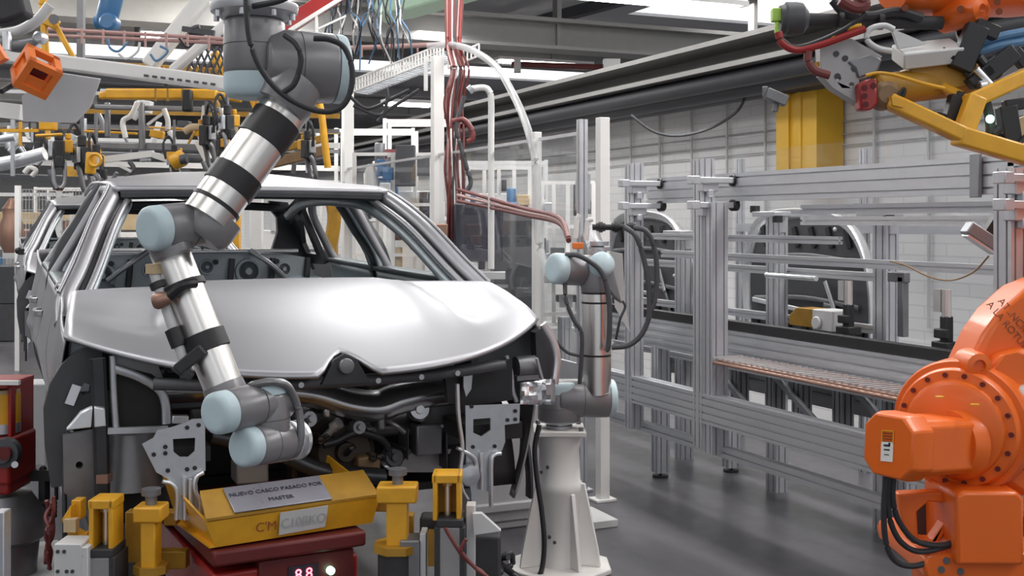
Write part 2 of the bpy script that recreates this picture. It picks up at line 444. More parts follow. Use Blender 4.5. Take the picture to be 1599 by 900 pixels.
def side_sheet(sd, y0, y1, ztop, zbot=.3, ny=30, nz=26, off=0.):
    P = []
    for i in range(ny + 1):
        y = lerp(y0, y1, i / ny); zt = ztop(y)
        zb = zbot
        for cy in (.86, 3.48):
            if abs(y - cy) < .37: zb = max(zb, .33 + math.sqrt(max(0, .37 ** 2 - (y - cy) ** 2)))
        P.append([V((sd * (flank_x(y, lerp(zb, zt, j / nz)) - off), y, lerp(zb, zt, j / nz))) for j in range(nz + 1)])
    return MB().grid(P)
def make_car():
    t = thing('car_body', 'bare silver car body without glass or doors trim, hood facing the viewer, on the red carrier', 'car', (0, 0, 0), 'car bodies on the line')
    # hood ------------------------------------------------------------
    P = [[hood_pt(-1 + 2 * i / HN, j / HW) for j in range(HW + 1)] for i in range(HN + 1)]
    hood = MB().grid(P).build('hood', 'body', t, smooth=60, solid=.012, soff=-1)
    # latch housing seen in the notch
    m = MB(); m.plate([V((-.085, .075, .845)), V((.085, .075, .845)), V((.04, .085, .925)), V((0, .09, .945)), V((-.04, .085, .925))], .02, (0, 1, 0))
    lt = m.build('latch_bracket', 'black', t)
    MB().cyl((0, .06, .905), (0, .085, .905), .026, bev=.004).build('latch_ring', 'steel_mid', lt)
    # roof --------------------------------------------------------------
    def roof_pt(x, y):
        k = (y - 1.62) / 2.1; zc = 1.548 + .125 * math.sin(min(1, k * 1.6 + .02) * PI * .5) - .12 * max(0, k - .5) ** 1.6
        hw = .645 - .03 * abs(k - .5)
        return V((x * hw, y - .05 * (x * x) * (1 if k < .2 else -1) * .4, zc - .040 * abs(x) ** 2.4 * (0.1 + 1.5 * sm(k * 2))))
    P = [[roof_pt(-1 + i / 14, 1.62 + 2.1 * j / 24) for j in range(25)] for i in range(29)]
    MB().grid(P).build('roof', 'body', t, smooth=60, solid=.02)
    m = MB()
    m.path_bar([V((x, 1.655 - .02 * x * x, 1.520 - .02 * x * x)) for x in (-.6, -.3, 0, .3, .6)], .11, .035, (0, 0, 1))
    m.path_bar([V((x, 3.70, 1.500 - .05 * x * x)) for x in (-.6, -.3, 0, .3, .6)], .16, .05, (0, 0, 1))
    for yy in (2.2, 2.75, 3.2): m.path_bar([V((x, yy, 1.60 - .05 * x * x)) for x in (-.56, 0, .56)], .08, .02, (0, 0, 1))
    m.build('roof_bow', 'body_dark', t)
    # side frames: pillars and cant rail -----------------------------------
    for sd in (-1, 1):
        A = [(.855, .78, 1.02), (.845, .93, 1.10), (.79, 1.08, 1.20), (.70, 1.36, 1.385), (.615, 1.66, 1.515), (.60, 2.0, 1.545), (.595, 2.5, 1.56), (.60, 3.0, 1.545), (.62, 3.45, 1.48), (.67, 3.9, 1.34), (.74, 4.2, 1.16)]
        A = [V((sd * a, b, c)) for a, b, c in A]
        up_ = V((-sd * .5, 0, 1))
        m = MB(); m.path_bar([q + V((sd * .012, 0, 0)) for q in A], .060, .065, up_)
        sf = m.build('side_frame', 'body', t, smooth=50)
        G = A[1:9]
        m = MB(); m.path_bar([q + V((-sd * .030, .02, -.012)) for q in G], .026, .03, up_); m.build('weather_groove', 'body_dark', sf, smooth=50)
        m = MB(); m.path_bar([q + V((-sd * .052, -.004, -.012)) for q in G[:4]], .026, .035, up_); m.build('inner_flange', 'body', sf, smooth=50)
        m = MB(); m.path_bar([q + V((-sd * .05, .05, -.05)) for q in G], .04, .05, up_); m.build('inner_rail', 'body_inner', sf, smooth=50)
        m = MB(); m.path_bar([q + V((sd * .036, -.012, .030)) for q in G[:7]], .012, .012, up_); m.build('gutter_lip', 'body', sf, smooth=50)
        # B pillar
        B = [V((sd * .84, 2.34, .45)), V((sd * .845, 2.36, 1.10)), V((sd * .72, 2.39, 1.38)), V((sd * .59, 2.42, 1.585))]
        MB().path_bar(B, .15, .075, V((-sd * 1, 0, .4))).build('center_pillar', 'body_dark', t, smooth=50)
        m = MB()
        for dy in (-.09, .085): m.path_bar([b + V((-sd * .035, dy, 0)) for b in B], .022, .03, V((-sd, 0, .4)))
        m.build('pillar_flange', 'body_inner', t, smooth=50)
        # door window frames
        fd = [(.86, 1.30, 1.125), (.83, 1.29, 1.16), (.72, 1.58, 1.37), (.635, 1.86, 1.51), (.615, 2.24, 1.562), (.70, 2.28, 1.40), (.855, 2.28, 1.13)]
        rd = [(.855, 2.45, 1.13), (.70, 2.46, 1.40), (.615, 2.50, 1.565), (.62, 2.95, 1.545), (.66, 3.22, 1.45), (.78, 3.36, 1.26), (.845, 3.38, 1.155)]
        # door leaves with inner panels
        for nm, y0, y1, fr in (('front_door', 1.16, 2.33, fd), ('rear_door', 2.37, 3.30, rd)):
            d = side_sheet(sd, y0, y1, belt).build(nm, 'body', t, smooth=60, solid=.01, soff=0)
            MB().path_bar([V((sd * a, b, c)) for a, b, c in fr], .05, .045, V((sd, 0, .3)), n=5).build('window_frame', 'body', d, smooth=50)
            inn = side_sheet(sd, y0 + .04, y1 - .04, lambda y: belt(y) - .01, off=.085).build('inner_panel', 'body_inner', d, smooth=60, solid=.008, soff=0)
            m = MB(); m.path_bar([V((sd * (flank_x(y, 1.1) - .05), y, belt(y) + .004)) for y in (y0, (y0 + y1) / 2, y1)], .10, .03, (0, 0, 1)); m.build('belt_rail', 'body_inner', d, smooth=50)
            for k in range(5):
                yy = lerp(y0 + .2, y1 - .2, k / 4); zz = (.98, .86, .99, .84, .97)[k]
                c = V((sd * (flank_x(yy, zz) - .085), yy, zz)); MB().lathe(c, (-sd, 0, .15), [(-.004, .07), (.008, .066), (.008, .052), (-.004, .05)], 18).build('pressing', 'body_dark', d)
            m.build('pressing', 'body_dark', d, smooth=50)
            hh = MB().path_bar([V((sd * (flank_x(y, .95) + .03 * k), y, .97)) for y, k in ((y1 - .30, 0), (y1 - .27, 1), (y1 - .12, 1), (y1 - .09, 0))], .018, .03, (0, 0, 1)).build('door_handle', 'body', d)
        # quarter glass bar on the front door and mirror base
        m = MB(); m.bar(V((sd * .845, 1.44, 1.12)), V((sd * .765, 1.475, 1.285)), .04, .03, (sd, 0, 0)); m.build('quarter_bar', 'body', t)
        m = MB(); m.box(V((sd * .90, 1.40, 1.13)), (.05, .07, .05)); m.ball(V((sd * .925, 1.395, 1.14)), .03); m.build('mirror_base', 'black', t)
        # fender
        def ftop(y): 
            w = max(0., min(1., (y - .42) / .42)); return 1.002 + .115 * (1 - (1 - w) ** 1.5)
        fe = side_sheet(sd, .43, 1.15, ftop, .3, ny=36).build('fender', 'body', t, smooth=60, solid=.008, soff=0)
        rim = [V((sd * (flank_x(.86, .7) - .02), .86 + .37 * math.cos(a), .33 + .37 * math.sin(a))) for a in [PI * k / 24 for k in range(-1, 26)]]
        MB().path_bar(rim, .05, .015, (sd, 0, 0), smooth=False).build('wheel_arch', 'body_dark', fe, smooth=60)
        # dark inner liner behind the open wheel housing
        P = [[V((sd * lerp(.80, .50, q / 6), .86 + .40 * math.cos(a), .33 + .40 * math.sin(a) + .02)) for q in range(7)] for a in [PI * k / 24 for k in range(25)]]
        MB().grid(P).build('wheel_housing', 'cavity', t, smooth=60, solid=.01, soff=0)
        # rear quarter, sill
        side_sheet(sd, 3.31, 4.25, lambda y: belt(y) + .07 * sm((y - 3.3) / .5), .3, ny=34).build('quarter_panel', 'body', t, smooth=60, solid=.01, soff=0)
        MB().path_bar([V((sd * .80, y, .3)) for y in (1.22, 2.2, 3.12)], .1, .14, (0, 0, 1)).build('sill', 'body', t)
        # C pillar with quarter window hole
        def cp(y, z): return V((sd * lerp(.80, .575, (z - 1.1) / .5), y, z))
        outer = [cp(3.30, 1.14), cp(3.28, 1.46), cp(3.22, 1.56), cp(3.6, 1.5), cp(3.98, 1.3), cp(4.15, 1.18), cp(4.15, 1.12)]
        hole = [cp(3.40, 1.20), cp(3.37, 1.40), cp(3.45, 1.42), cp(3.66, 1.26), cp(3.66, 1.20)]
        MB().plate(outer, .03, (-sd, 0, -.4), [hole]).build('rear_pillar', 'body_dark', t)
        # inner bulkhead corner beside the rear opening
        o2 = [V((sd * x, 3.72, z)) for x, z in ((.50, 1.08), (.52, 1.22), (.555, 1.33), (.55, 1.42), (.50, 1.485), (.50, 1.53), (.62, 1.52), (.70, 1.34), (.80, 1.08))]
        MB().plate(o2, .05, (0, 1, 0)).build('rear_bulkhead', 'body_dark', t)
        # inner wheel house bulges in the boot
        m = MB(); m.lathe(V((sd * .62, 3.48, .62)), (0, 0, 1), [(0, .26), (.3, .24), (.42, .16), (.46, .02)], 20); m.build('boot_wheel_house', 'body_inner', t)
    # rear seat panel, parcel edge, tail ------------------------------------
    n = MB(); n.plate([V((x, 3.38, z)) for x, z in ((-.72, .4), (.72, .4), (.74, 1.0), (.66, 1.17), (.50, 1.20), (.2, 1.205), (-.2, 1.205), (-.50, 1.20), (-.66, 1.17), (-.74, 1.0))], .03, (0, 1, 0))
    rp = n.build('rear_seat_panel', 'body_inner', t)
    for cx, cz, r in ((-.55, 1.08, .085), (-.28, 1.11, .05), (.30, 1.09, .085), (.52, 1.10, .05), (.05, 1.12, .05), (-.05, 1.03, .06)):
        MB().lathe((cx, 3.39, cz), (0, -1, 0), [(0, r), (.022, r * .92), (.022, r * .72), (.01, r * .66), (.01, r * .3), (.03, r * .24), (.03, 0)], 24).build('round_pressing', 'body_inner', rp)
    m = MB()
    for cx in (-.66, -.42, -.16, .17, .42, .64): m.path_bar([V((cx, 3.37, .9)), V((cx + .015, 3.36, 1.02)), V((cx + .03, 3.37, 1.17))], .035, .025, (0, -1, 0))
    for cx in (-.50, .1, .47): m.cyl((cx, 3.372, 1.15), (cx, 3.35, 1.15), .016, seg=12)
    m.build('stiffening_rib', 'body_dark', rp)
    MB().path_bar([V((x, 3.36, 1.215 + .0 * x)) for x in (-.6, -.3, 0, .3, .6)], .045, .02, (0, 0, 1)).build('parcel_edge', 'galv_bright', rp)
    for sg in (-1, 1):
        MB().path_bar([V((sg * .52, 3.35, 1.05)), V((sg * .40, 3.30, 1.15)), V((sg * .30, 3.33, 1.22))], .03, .03, (0, 0, 1)).build('seat_strut', 'galv', rp)
    m = MB(); P = [[V((-.74 + 1.48 * i / 10, 4.15 + .12 * math.sin(PI * i / 10), lerp(.35, 1.0, j / 6))) for j in range(7)] for i in range(11)]; m.grid(P)
    m.build('tail_panel', 'body', t, smooth=60, solid=.01, soff=0)
    # floor pan, tunnel, dash cross tube -------------------------------------
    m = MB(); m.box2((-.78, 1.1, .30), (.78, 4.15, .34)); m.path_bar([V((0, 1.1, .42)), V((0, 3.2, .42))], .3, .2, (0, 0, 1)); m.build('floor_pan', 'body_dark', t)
    m = MB(); m.path_bar([V((x, 1.12, 1.075 - .02 * x * x)) for x in (-.8, -.4, 0, .4, .8)], .16, .06, (0, 0, 1)); m.build('cowl', 'body_inner', t)
    # ----------------------------------------------------------- engine bay
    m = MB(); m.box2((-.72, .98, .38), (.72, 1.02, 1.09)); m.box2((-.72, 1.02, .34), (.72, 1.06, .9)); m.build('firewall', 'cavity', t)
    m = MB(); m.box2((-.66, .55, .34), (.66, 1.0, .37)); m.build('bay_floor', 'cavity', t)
    P = [V((x, .13 + .12 * x * x, .845 + .055 * x * x)) for x in (-.62, -.45, -.25, 0, .25, .45, .62)]
    ub = MB().path_bar(P, .07, .035, (0, 0, 1)).build('radiator_support', 'charcoal', t, smooth=50)
    m = MB()
    for x in (-.45, -.3, -.15, .12, .28, .42): m.cyl((x, .09 + .1 * x * x, .845 + .05 * x * x), (x, .10 + .1 * x * x, .845 + .05 * x * x), .010, seg=10)
    m.build('bolt', 'galv', ub)
    # firewall cross member, glossy, bowed
    pts = [lc(u, v, .45) for u, v in ((250, 604), (345, 602), (430, 606), (490, 613), (545, 630), (590, 634), (625, 622), (690, 610), (770, 606))]
    MB().path_bar(pts, .13, .085, (0, -.5, 1)).build('cross_member', 'steel_shiny', t, smooth=50)
    pts = [lc(u, v, .66) for u, v in ((300, 655), (400, 650), (480, 648), (560, 662), (640, 658), (740, 650))]
    MB().path_bar(pts, .12, .06, (0, -.6, 1)).build('lower_member', 'steel_mid', t, smooth=50)
    m = MB(); c = lc(604, 622, .55); m.lathe(c, (0, -1, 0), [(-.05, .085), (.0, .08), (.02, .055), (.02, .03), (.04, .026), (.04, 0)], 24); m.build('bushing', 'steel_shiny', t)
    m = MB(); m.lathe(lc(535, 705, .5), (0, -1, .1), [(-.12, .13), (0, .125), (.03, .10), (.03, .04), (.06, .035), (.06, 0)], 28); m.build('gearbox_mount', 'brown_dark', t)
    m = MB(); m.box2(lc(640, 708, .5), lc(692, 662, .42)); m.build('module_box', 'steel_mid', t, bevel=.008)
    m = MB(); m.plate([lc(u, v, .48) for u, v in ((612, 738), (648, 702), (705, 702), (690, 738))], .03, (0, 1, .3)); m.build('splash_plate', 'grey_block', t)
    m = MB(); m.cyl(lc(500, 690, .45), lc(528, 662, .40), .014, seg=12); m.cyl(lc(520, 668, .42), lc(530, 660, .4), .022, seg=12); m.build('sensor', 'galv_bright', t)
    m = MB(); m.tube([lc(u, v, .42) for u, v in ((505, 695), (525, 690), (560, 676), (600, 690), (610, 720))], .014); m.tube([lc(u, v, .5) for u, v in ((470, 650), (500, 640), (540, 650), (565, 690))], .012); m.build('harness', 'black', t)
    m = MB(); m.lathe(lc(700, 640, .5), (-.1, -1, .05), [(-.2, .12), (0, .14), (.05, .13), (.07, .08), (.07, 0)], 24); m.build('strut_tower', 'body_dark', t)
    m = MB(); m.path_bar([lc(u, v, .35) for u, v in ((330, 680), (420, 700), (500, 735), (600, 745))], .06, .05, (0, -.5, 1)); m.build('subframe', 'body_dark', t, smooth=50)
    rb_ = random.Random(17)
    for k in range(9):
        u = rb_.uniform(440, 690); v = rb_.uniform(640, 730); pts = [lc(u + q * rb_.uniform(6, 16), v + rb_.uniform(-12, 14), rb_.uniform(.35, .55)) for q in range(4)]
        MB().tube(pts, rb_.uniform(.005, .012), 8).build('harness', rb_.choice(['black', 'steel_mid', 'black', 'brown_dark', 'galv']), t)
    for u, v, w_, h_, mm in ((590, 655, 26, 20, 'steel_mid'), (468, 670, 30, 34, 'charcoal'), (570, 720, 50, 16, 'brown'), (505, 640, 24, 12, 'steel_shiny'), (630, 690, 16, 40, 'steel_mid'), (690, 700, 20, 50, 'body_dark'), (390, 735, 60, 26, 'grey_block'), (455, 730, 20, 40, 'brown_dark')):
        MB().box2(lc(u - w_ / 2, v + h_ / 2, .52), lc(u + w_ / 2, v - h_ / 2, .40)).build('bracket', mm, t, bevel=.008)
    for u, v, r_, mm in ((482, 655, .035, 'galv'), (560, 668, .03, 'steel_mid'), (655, 640, .045, 'steel_shiny'), (615, 715, .04, 'charcoal')):
        MB().lathe(lc(u, v, .42), (rb_.uniform(-.3, .3), -1, .2), [(-.05, r_), (0, r_), (.012, r_ * .8), (.012, r_ * .4), (.03, r_ * .35), (.03, 0)], 20).build('flange', mm, t)
    # --- left of the picture ------------------------------------------------
    m = MB(); m.plate([lc(u, v, .40) for u, v in ((70, 700), (68, 640), (78, 600), (96, 570), (122, 548), (142, 540), (160, 552), (158, 600), (140, 638), (112, 655), (100, 685), (96, 760), (80, 762))], .05, (0, 1, 0), [[lc(u, v, .40) for u, v in ((124, 610), (132, 598), (142, 602), (140, 614), (130, 618))]])
    lf = m.build('fender_bracket', 'charcoal', t)
    m = MB(); m.bar(lc(108, 632, .38), lc(120, 602, .38), .03, .008, (0, -1, 0)); m.build('clip', 'galv_bright', lf)
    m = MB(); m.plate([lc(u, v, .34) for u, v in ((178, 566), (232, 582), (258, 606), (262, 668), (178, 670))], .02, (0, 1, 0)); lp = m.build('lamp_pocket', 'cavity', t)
    m = MB(); m.path_bar([lc(u, v, .30) for u, v in ((176, 556), (177, 600), (179, 640), (181, 668))], .022, .02, (0, -1, 0)); m.path_bar([lc(u, v, .30) for u, v in ((176, 575), (215, 588), (248, 608), (258, 630), (260, 662))], .030, .018, (0, -1, 0)); m.build('lamp_frame', 'galv', t, smooth=50)
    m = MB(); m.plate([lc(u, v, .32) for u, v in ((178, 548), (246, 568), (258, 600), (236, 584), (178, 570))], .015, (0, 1, 0)); m.build('lamp_flange', 'steel_mid', t)
    m = MB(); m.plate([lc(u, v, .27) for u, v in ((103, 673), (126, 645), (145, 636), (143, 669))], .02, (0, 1, .3)); m.plate([lc(u, v, .27) for u, v in ((147, 636), (164, 638), (166, 667), (147, 669))], .02, (0, 1, .3)); m.build('lamp_bracket', 'galv_bright', t, bevel=.004)
    m = MB(); m.plate([lc(u, v, .36) for u, v in ((98, 680), (150, 672), (150, 775), (142, 800), (100, 770))], .03, (0, 1, 0), [[lc(124 + 6 * math.cos(a), 727 + 6 * math.sin(a), .36) for a in [2 * PI * k / 12 for k in range(12)]]]); m.build('rail_end', 'steel_mid', t)
    m = MB(); m.path_bar([lc(u, v, .30) for u, v in ((152, 560), (156, 640), (158, 700), (160, 790))], .05, .04, (0, -1, 0)); m.build('rail_post', 'body_dark', t)
    m = MB(); m.lathe(lc(207, 674, .42), (0, 0, -1), [(0, .085), (.04, .09), (.10, .092), (.17, .105), (.19, .11), (.195, .0)], 30); m.build('spring_tower', 'steel_mid', t)
    m = MB(); m.bar(lc(168, 673, .28), lc(262, 670, .28), .02, .02); m.build('tower_flange', 'galv', t)
    m = MB(); m.box2(lc(255, 640, .5), lc(330, 570, .45)); m.build('bay_box', 'body_dark', t, bevel=.01)
    m = MB(); m.bar(lc(268, 655, .3), lc(294, 655, .3), .03, .03); m.build('foil_clip', 'galv_bright', t, bevel=.004)
    def crash(pts, hole, dots, ch, nm):
        m = MB(); m.plate([lc(u, v, .10) for u, v in pts], .008, (0, 1, 0), [[lc(u, v, .10) for u, v in hole]])
        p = m.build(nm, 'galv', t)
        m = MB(); hc = [sum(q) / len(q) for q in zip(*hole)]; m.box2(lc(hc[0] - 24, hc[1] + 24, .16), lc(hc[0] + 24, hc[1] - 24, .40)); m.build('crash_box', 'cavity', p)
        m = MB()
        for u, v in dots:
            c = lc(u, v, .10); m.cyl(c - V((0, .006, 0)), c + V((0, .003, 0)), .007, seg=12)
        m.build('bolt', 'black', p)
        m = MB()
        for q in ch: m.path_bar([lc(u, v, .085) for u, v in q], .012, .02, (0, -1, 0))
        m.build('channel_rib', 'galv_bright', p, smooth=50)
        return p
    crash([(222, 694), (240, 684), (246, 672), (268, 668), (290, 660), (300, 655), (320, 654), (321, 735), (312, 742), (308, 755), (311, 780), (318, 800), (315, 822), (302, 812), (292, 812), (276, 812), (274, 790), (272, 762), (262, 748), (244, 738)],
          [(270, 686), (305, 684), (304, 705), (294, 714), (281, 714), (271, 706)], ((258, 698), (258, 708), (262, 735), (292, 733), (304, 731), (310, 664), (292, 668), (240, 710)),
          [[(254, 752), (268, 756), (276, 770), (275, 812)], [(318, 738), (306, 746), (304, 765), (313, 785), (310, 818)], [(288, 745), (288, 812)], [(297, 748), (297, 808)]], 'bumper_mount')
    crash([(727, 634), (812, 631), (811, 661), (788, 664), (789, 690), (784, 704), (770, 712), (766, 730), (766, 768), (745, 768), (744, 795), (737, 796), (736, 770), (728, 730)],
          [(739, 655), (766, 653), (766, 672), (752, 682), (739, 676)], ((736, 635), (804, 642), (804, 655), (792, 656), (738, 698), (772, 697)),
          [[(782, 708), (771, 711), (767, 725), (767, 792)], [(752, 708), (752, 765)], [(714, 600), (716, 650), (722, 700), (718, 740), (722, 765), (730, 780)], [(714, 700), (740, 715), (745, 735)]], 'bumper_mount')
    m = MB(); m.lathe(lc(732, 742, .09), (0, -1, 0), [(0, .042), (.02, .036), (.026, .0)], 20); m.build('tow_cup', 'galv', t)
    # --- right of the picture ----------------------------------------------------
    m = MB(); m.plate([lc(u, v, .22) for u, v in ((695, 585), (800, 562), (800, 625), (725, 635), (700, 630))], .03, (0, 1, 0)); m.build('headlamp_panel', 'black', t)
    m = MB(); m.plate([lc(u, v, .18) for u, v in ((724, 586), (738, 584), (736, 608), (728, 620), (724, 605))], .01, (0, 1, 0)); m.build('headlamp_tab', 'galv', t)
    m = MB(); m.plate([lc(u, v, .38) for u, v in ((836, 520), (852, 508), (868, 535), (868, 570), (858, 596), (846, 592), (838, 560))], .05, (0, 1, 0)); m.build('fender_bracket', 'charcoal', t)
    m = MB(); m.path_bar([lc(u, v, .33) for u, v in ((848, 506), (862, 530), (870, 560), (866, 600))], .03, .02, (0, -1, 0)); m.build('fender_edge', 'galv_bright', t, smooth=50)
    m = MB(); m.cyl(lc(805, 575, .36), lc(835, 573, .36), .045, seg=20); m.box2(lc(798, 592, .36), lc(842, 586, .30)); m.build('horn', 'steel_mid', t)
    m = MB(); m.path_bar([lc(u, v, .3) for u, v in ((790, 556), (797, 580), (800, 610), (806, 628))], .018, .018, (0, -1, 0)); m.path_bar([lc(u, v, .3) for u, v in ((838, 560), (846, 590), (850, 600))], .012, .012, (0, -1, 0)); m.build('headlamp_frame', 'galv', t, smooth=50)
    rr = random.Random(3); P = [[lc(lerp(812, 866, i / 8), lerp(598, 632, j / 5) - 6 * (i / 8) * (1 - j / 5) , .28 + rr.uniform(-.02, .02)) for j in range(6)] for i in range(9)]
    MB().grid(P).build('foil_wrap', 'galv_bright', t, smooth=20, solid=.003)
    return t
car = make_car(); car.location = (CARX, CARY, CARZ)
car['label'] = 'front bare silver car body, hood and empty engine bay towards the viewer'
car2 = dup(car, (CARX - .04, CARY + 5.75, CARZ), 'second bare car body queued behind the front one, only roof edge and flank showing')

for ch in [c for c in car.children if c.name.startswith('mirror_base')]: bpy.data.objects.remove(ch)
# ================================================================ carrier, tray, clamp stands under the car
DF = 3.55                                        # depth of the carrier's front edge
def lift_to_floor(m, a, b, w):                   # leg from (a) down to the floor
    m.box2((a.x - w, a.y - w, 0.), (a.x + w, a.y + w, a.z))
# red carrier
p0 = at(330, 868, DF); p1 = at(575, 842, DF + .25)
ax = (p1 - p0); ax.z = 0; L = ax.length; ax.normalize(); bk = V((-ax.y, ax.x, 0))
t = thing('carrier_trolley', 'red carrier trolley with digital display and green lamp, under the yellow tray', 'trolley', (p0.x, p0.y, 0))
zt = at(345, 866, DF).z
M = Matrix((ax, bk, V((0, 0, 1)))).transposed()
cc = p0 + ax * L * .5 + bk * .45
MB().box((cc.x, cc.y, zt - .02), (L * .98, .9, .05), M).build('deck', 'red_dark', t, bevel=.01)
m = MB().box((cc.x, cc.y, (zt - .08) / 2 + .02), (L * .94, .8, zt - .12), M); m.build('chassis', 'red', t, bevel=.01)
q = p0 + ax * L * .62 + bk * .035; q.z = zt - .115
fm = face_M(q - bk * .0, ax, -bk)
MB().box(q + bk * .03, (L * .62, .06, .12), M).build('display_housing', 'red_dark', t, bevel=.006)
MB().box(q - bk * .002 - ax * .015, (.10, .006, .06), M).build('display', 'screen', t)
text_part('digits', '8.8', .05, face_M(q - bk * .008 - ax * .015, ax, -bk), 'led_red', t, 'lit red digits')
g = q + ax * .075
m = MB().cyl(g, g - bk * .02, .013, bev=.003); m.build('signal_lamp', 'led_green', t)['label'] = 'lit green lamp'
for sx in (.15, .85):
    for sy in (.12, .78):
        c = p0 + ax * L * sx + bk * sy
        MB().cyl(V((c.x, c.y, .06)) - ax * .03, V((c.x, c.y, .06)) + ax * .03, .06, bev=.008).build('wheel', 'rubber', t)
# yellow drip tray with a printed plate -----------------------------------------------
a0 = at(327, 858, DF + .02); a1 = at(578, 820, DF + .32)
ty = thing('drip_tray', 'yellow sheet tray under the engine bay, carrying a printed plate and a pale taped patch', 'tray', (a0.x, a0.y, zt + .01))
tx = a1 - a0; tx.z = 0; TL = tx.length; tx.normalize(); tb = V((-tx.y, tx.x, 0)); up = V((0, 0, 1))
zb = zt + .012; h1 = .092
def tp(x, b, z): return V((a0.x, a0.y, 0)) + tx * x + tb * b + up * z
m = MB(); m.plate([tp(.02, 0, zb), tp(TL, 0, zb), tp(TL + .02, -.02, zb + h1), tp(-.02, -.02, zb + h1 * .95)], .008, tb)
m.plate([tp(.02, 0, zb), tp(-.02, -.02, zb + h1), tp(-.03, .40, zb + h1 * 1.7), tp(.02, .40, zb)], .008, tx)
m.plate([tp(TL, 0, zb), tp(TL + .02, -.02, zb + h1), tp(TL + .02, .40, zb + h1 * 1.7), tp(TL, .40, zb)], .008, tx)
m.plate([tp(0, 0, zb), tp(TL, 0, zb), tp(TL, .40, zb), tp(0, .40, zb)], .006, up)
m.build('pan', 'yellow', ty)
sl = MB(); sl.plate([tp(-.02, -.025, zb + h1), tp(TL + .02, -.025, zb + h1), tp(TL + .02, .095, zb + h1 + .060), tp(.0, .095, zb + h1 + .060)], .008, up); sl.build('sloping_lip', 'yellow_dirty_shaded', ty)  # lip colour holds the shade under the car as well as dirt
sN = (up * .12 - tb * .06).normalized(); sU = (tb * .12 + up * .06).normalized()
pc = tp(TL * .43, .034, zb + h1 + .034)
m = MB(); m.box(pc + sN * .008, (TL * .60, .125, .006), Matrix((tx, sU, sN)).transposed()); pl = m.build('sign_plate', 'plate_sign', ty, bevel=.004)
fm = face_M(pc + sN * .013 + sU * .018, tx, sN)
text_part('lettering', 'NUEVO CASCO PASADO POR', .0235, fm, 'ink', pl)
text_part('lettering', 'MASTER', .0235, face_M(pc + sN * .013 - sU * .026, tx, sN), 'ink', pl)
fn = -tb
text_part('handwriting', "C'M", .042, face_M(tp(TL * .32, -.0225, zb + .046), tx, (fn + up * -.1)), 'ink_brown', ty)
m = MB(); m.plate([tp(TL * .40, -.014, zb + .012), tp(TL * .69, -.014, zb + .016), tp(TL * .70, -.027, zb + .088), tp(TL * .40, -.027, zb + .086)], .003, fn); pt = m.build('taped_patch', 'grey_light', ty)
text_part('lettering', 'C10BKO', .042, face_M(tp(TL * .55, -.026, zb + .048), tx, fn), 'ink_grey', pt)

# yellow clamp stands ------------------------------------------------------------------
def stand_post(name, u0, u1, vtop, vcol, vfoot, d, label, head=None):
    """yellow post with a block head on a round foot, standing on a machine foot"""
    c = at((u0 + u1) / 2, vtop, d); w = (u1 - u0) / FPX * d
    t = thing(name, label, 'clamp stand', (c.x, c.y, 0), 'yellow clamp stands holding the car')
    zc, zf = at(0, vcol, d).z, at(0, vfoot, d).z
    M = Matrix((RV, FV, UV_)).transposed()
    m = MB(); m.box((c.x, c.y, (c.z + zc) / 2), (w, .09, c.z - zc), M); m.build('head', 'yellow', t, bevel=.006)
    m = MB(); m.box((c.x, c.y, (zc + zf) / 2), (w * .52, .07, zc - zf), M); m.build('post', 'yellow_dirty_shaded' if head else 'yellow', t, bevel=.004)
    m = MB(); m.cyl((c.x, c.y, zf - .02), (c.x, c.y, zf + .005), w * .62, seg=8); m.build('foot_flange', 'yellow_dirty_shaded', t)
    m = MB(); m.cyl((c.x, c.y, 0), (c.x, c.y, zf - .02), w * .5, seg=20); m.build('pedestal', 'black_soft', t)
    m = MB(); m.cyl((c.x, c.y, c.z), (c.x, c.y, c.z + .04), .018, seg=14); m.cyl((c.x, c.y, c.z + .03), (c.x, c.y, c.z + .05), .03, seg=14); m.build('locating_pin', 'steel_mid', t)
    return t
stand_post('clamp_stand', 214, 258, 788, 812, 884, 3.62, 'yellow T-shaped clamp stand in front of the left crash plate')
stand_post('clamp_stand', 590, 652, 756, 782, 850, 3.75, 'yellow T-shaped clamp stand at the right end of the yellow tray')
def stand_yoke(u0, u1, v0, v1, d, ub, vb, label):
    """yellow yoke around a rod that rises out of a grey cylinder block"""
    M = Matrix((RV, FV, UV_)).transposed(); c = at((u0 + u1) / 2, v1, d); px = d / FPX
    t = thing('clamp_cylinder', label, 'clamp', (c.x, c.y, 0), 'pneumatic clamps beside the tray')
    w, h = (u1 - u0) * px, (v1 - v0) * px
    m = MB()
    m.box(c + UV_ * (h - .014), (w, .10, .028), M)
    for s in (-1, 1): m.box(c + RV * s * (w / 2 - .010) + UV_ * h * .5, (.015, .10, h), M)
    m.build('yoke', 'yellow', t, bevel=.004)
    MB().box(c + FV * .045 + UV_ * h * .45, (w * .9, .014, h * .9), M).build('yoke_back', 'yellow_dirty_shaded', t)  # darker yellow paints in the shade inside the yoke
    m = MB(); m.cyl(c + UV_ * -.02, c + UV_ * h * .75, .011, seg=16); m.cyl(c + UV_ * h * .70, c + UV_ * h * .78, .018, seg=6); m.build('piston_rod', 'brushed', t)
    bw = (ub[1] - ub[0]) * px; bc = at((ub[0] + ub[1]) / 2, vb, d)
    m = MB(); m.box((bc.x, bc.y, bc.z / 2), (bw, .12, bc.z), M); m.build('cylinder_block', 'grey_block', t, bevel=.006)
    m = MB(); m.box(bc + UV_ * .012, (bw * 1.12, .13, .024), M)
    for s in (-1, 1): m.box(V((bc.x, bc.y, bc.z / 2)) + RV * s * bw * .54, (.018, .13, bc.z), M)
    m.build('clamp_cheek', 'black_soft', t, bevel=.003)
    return t
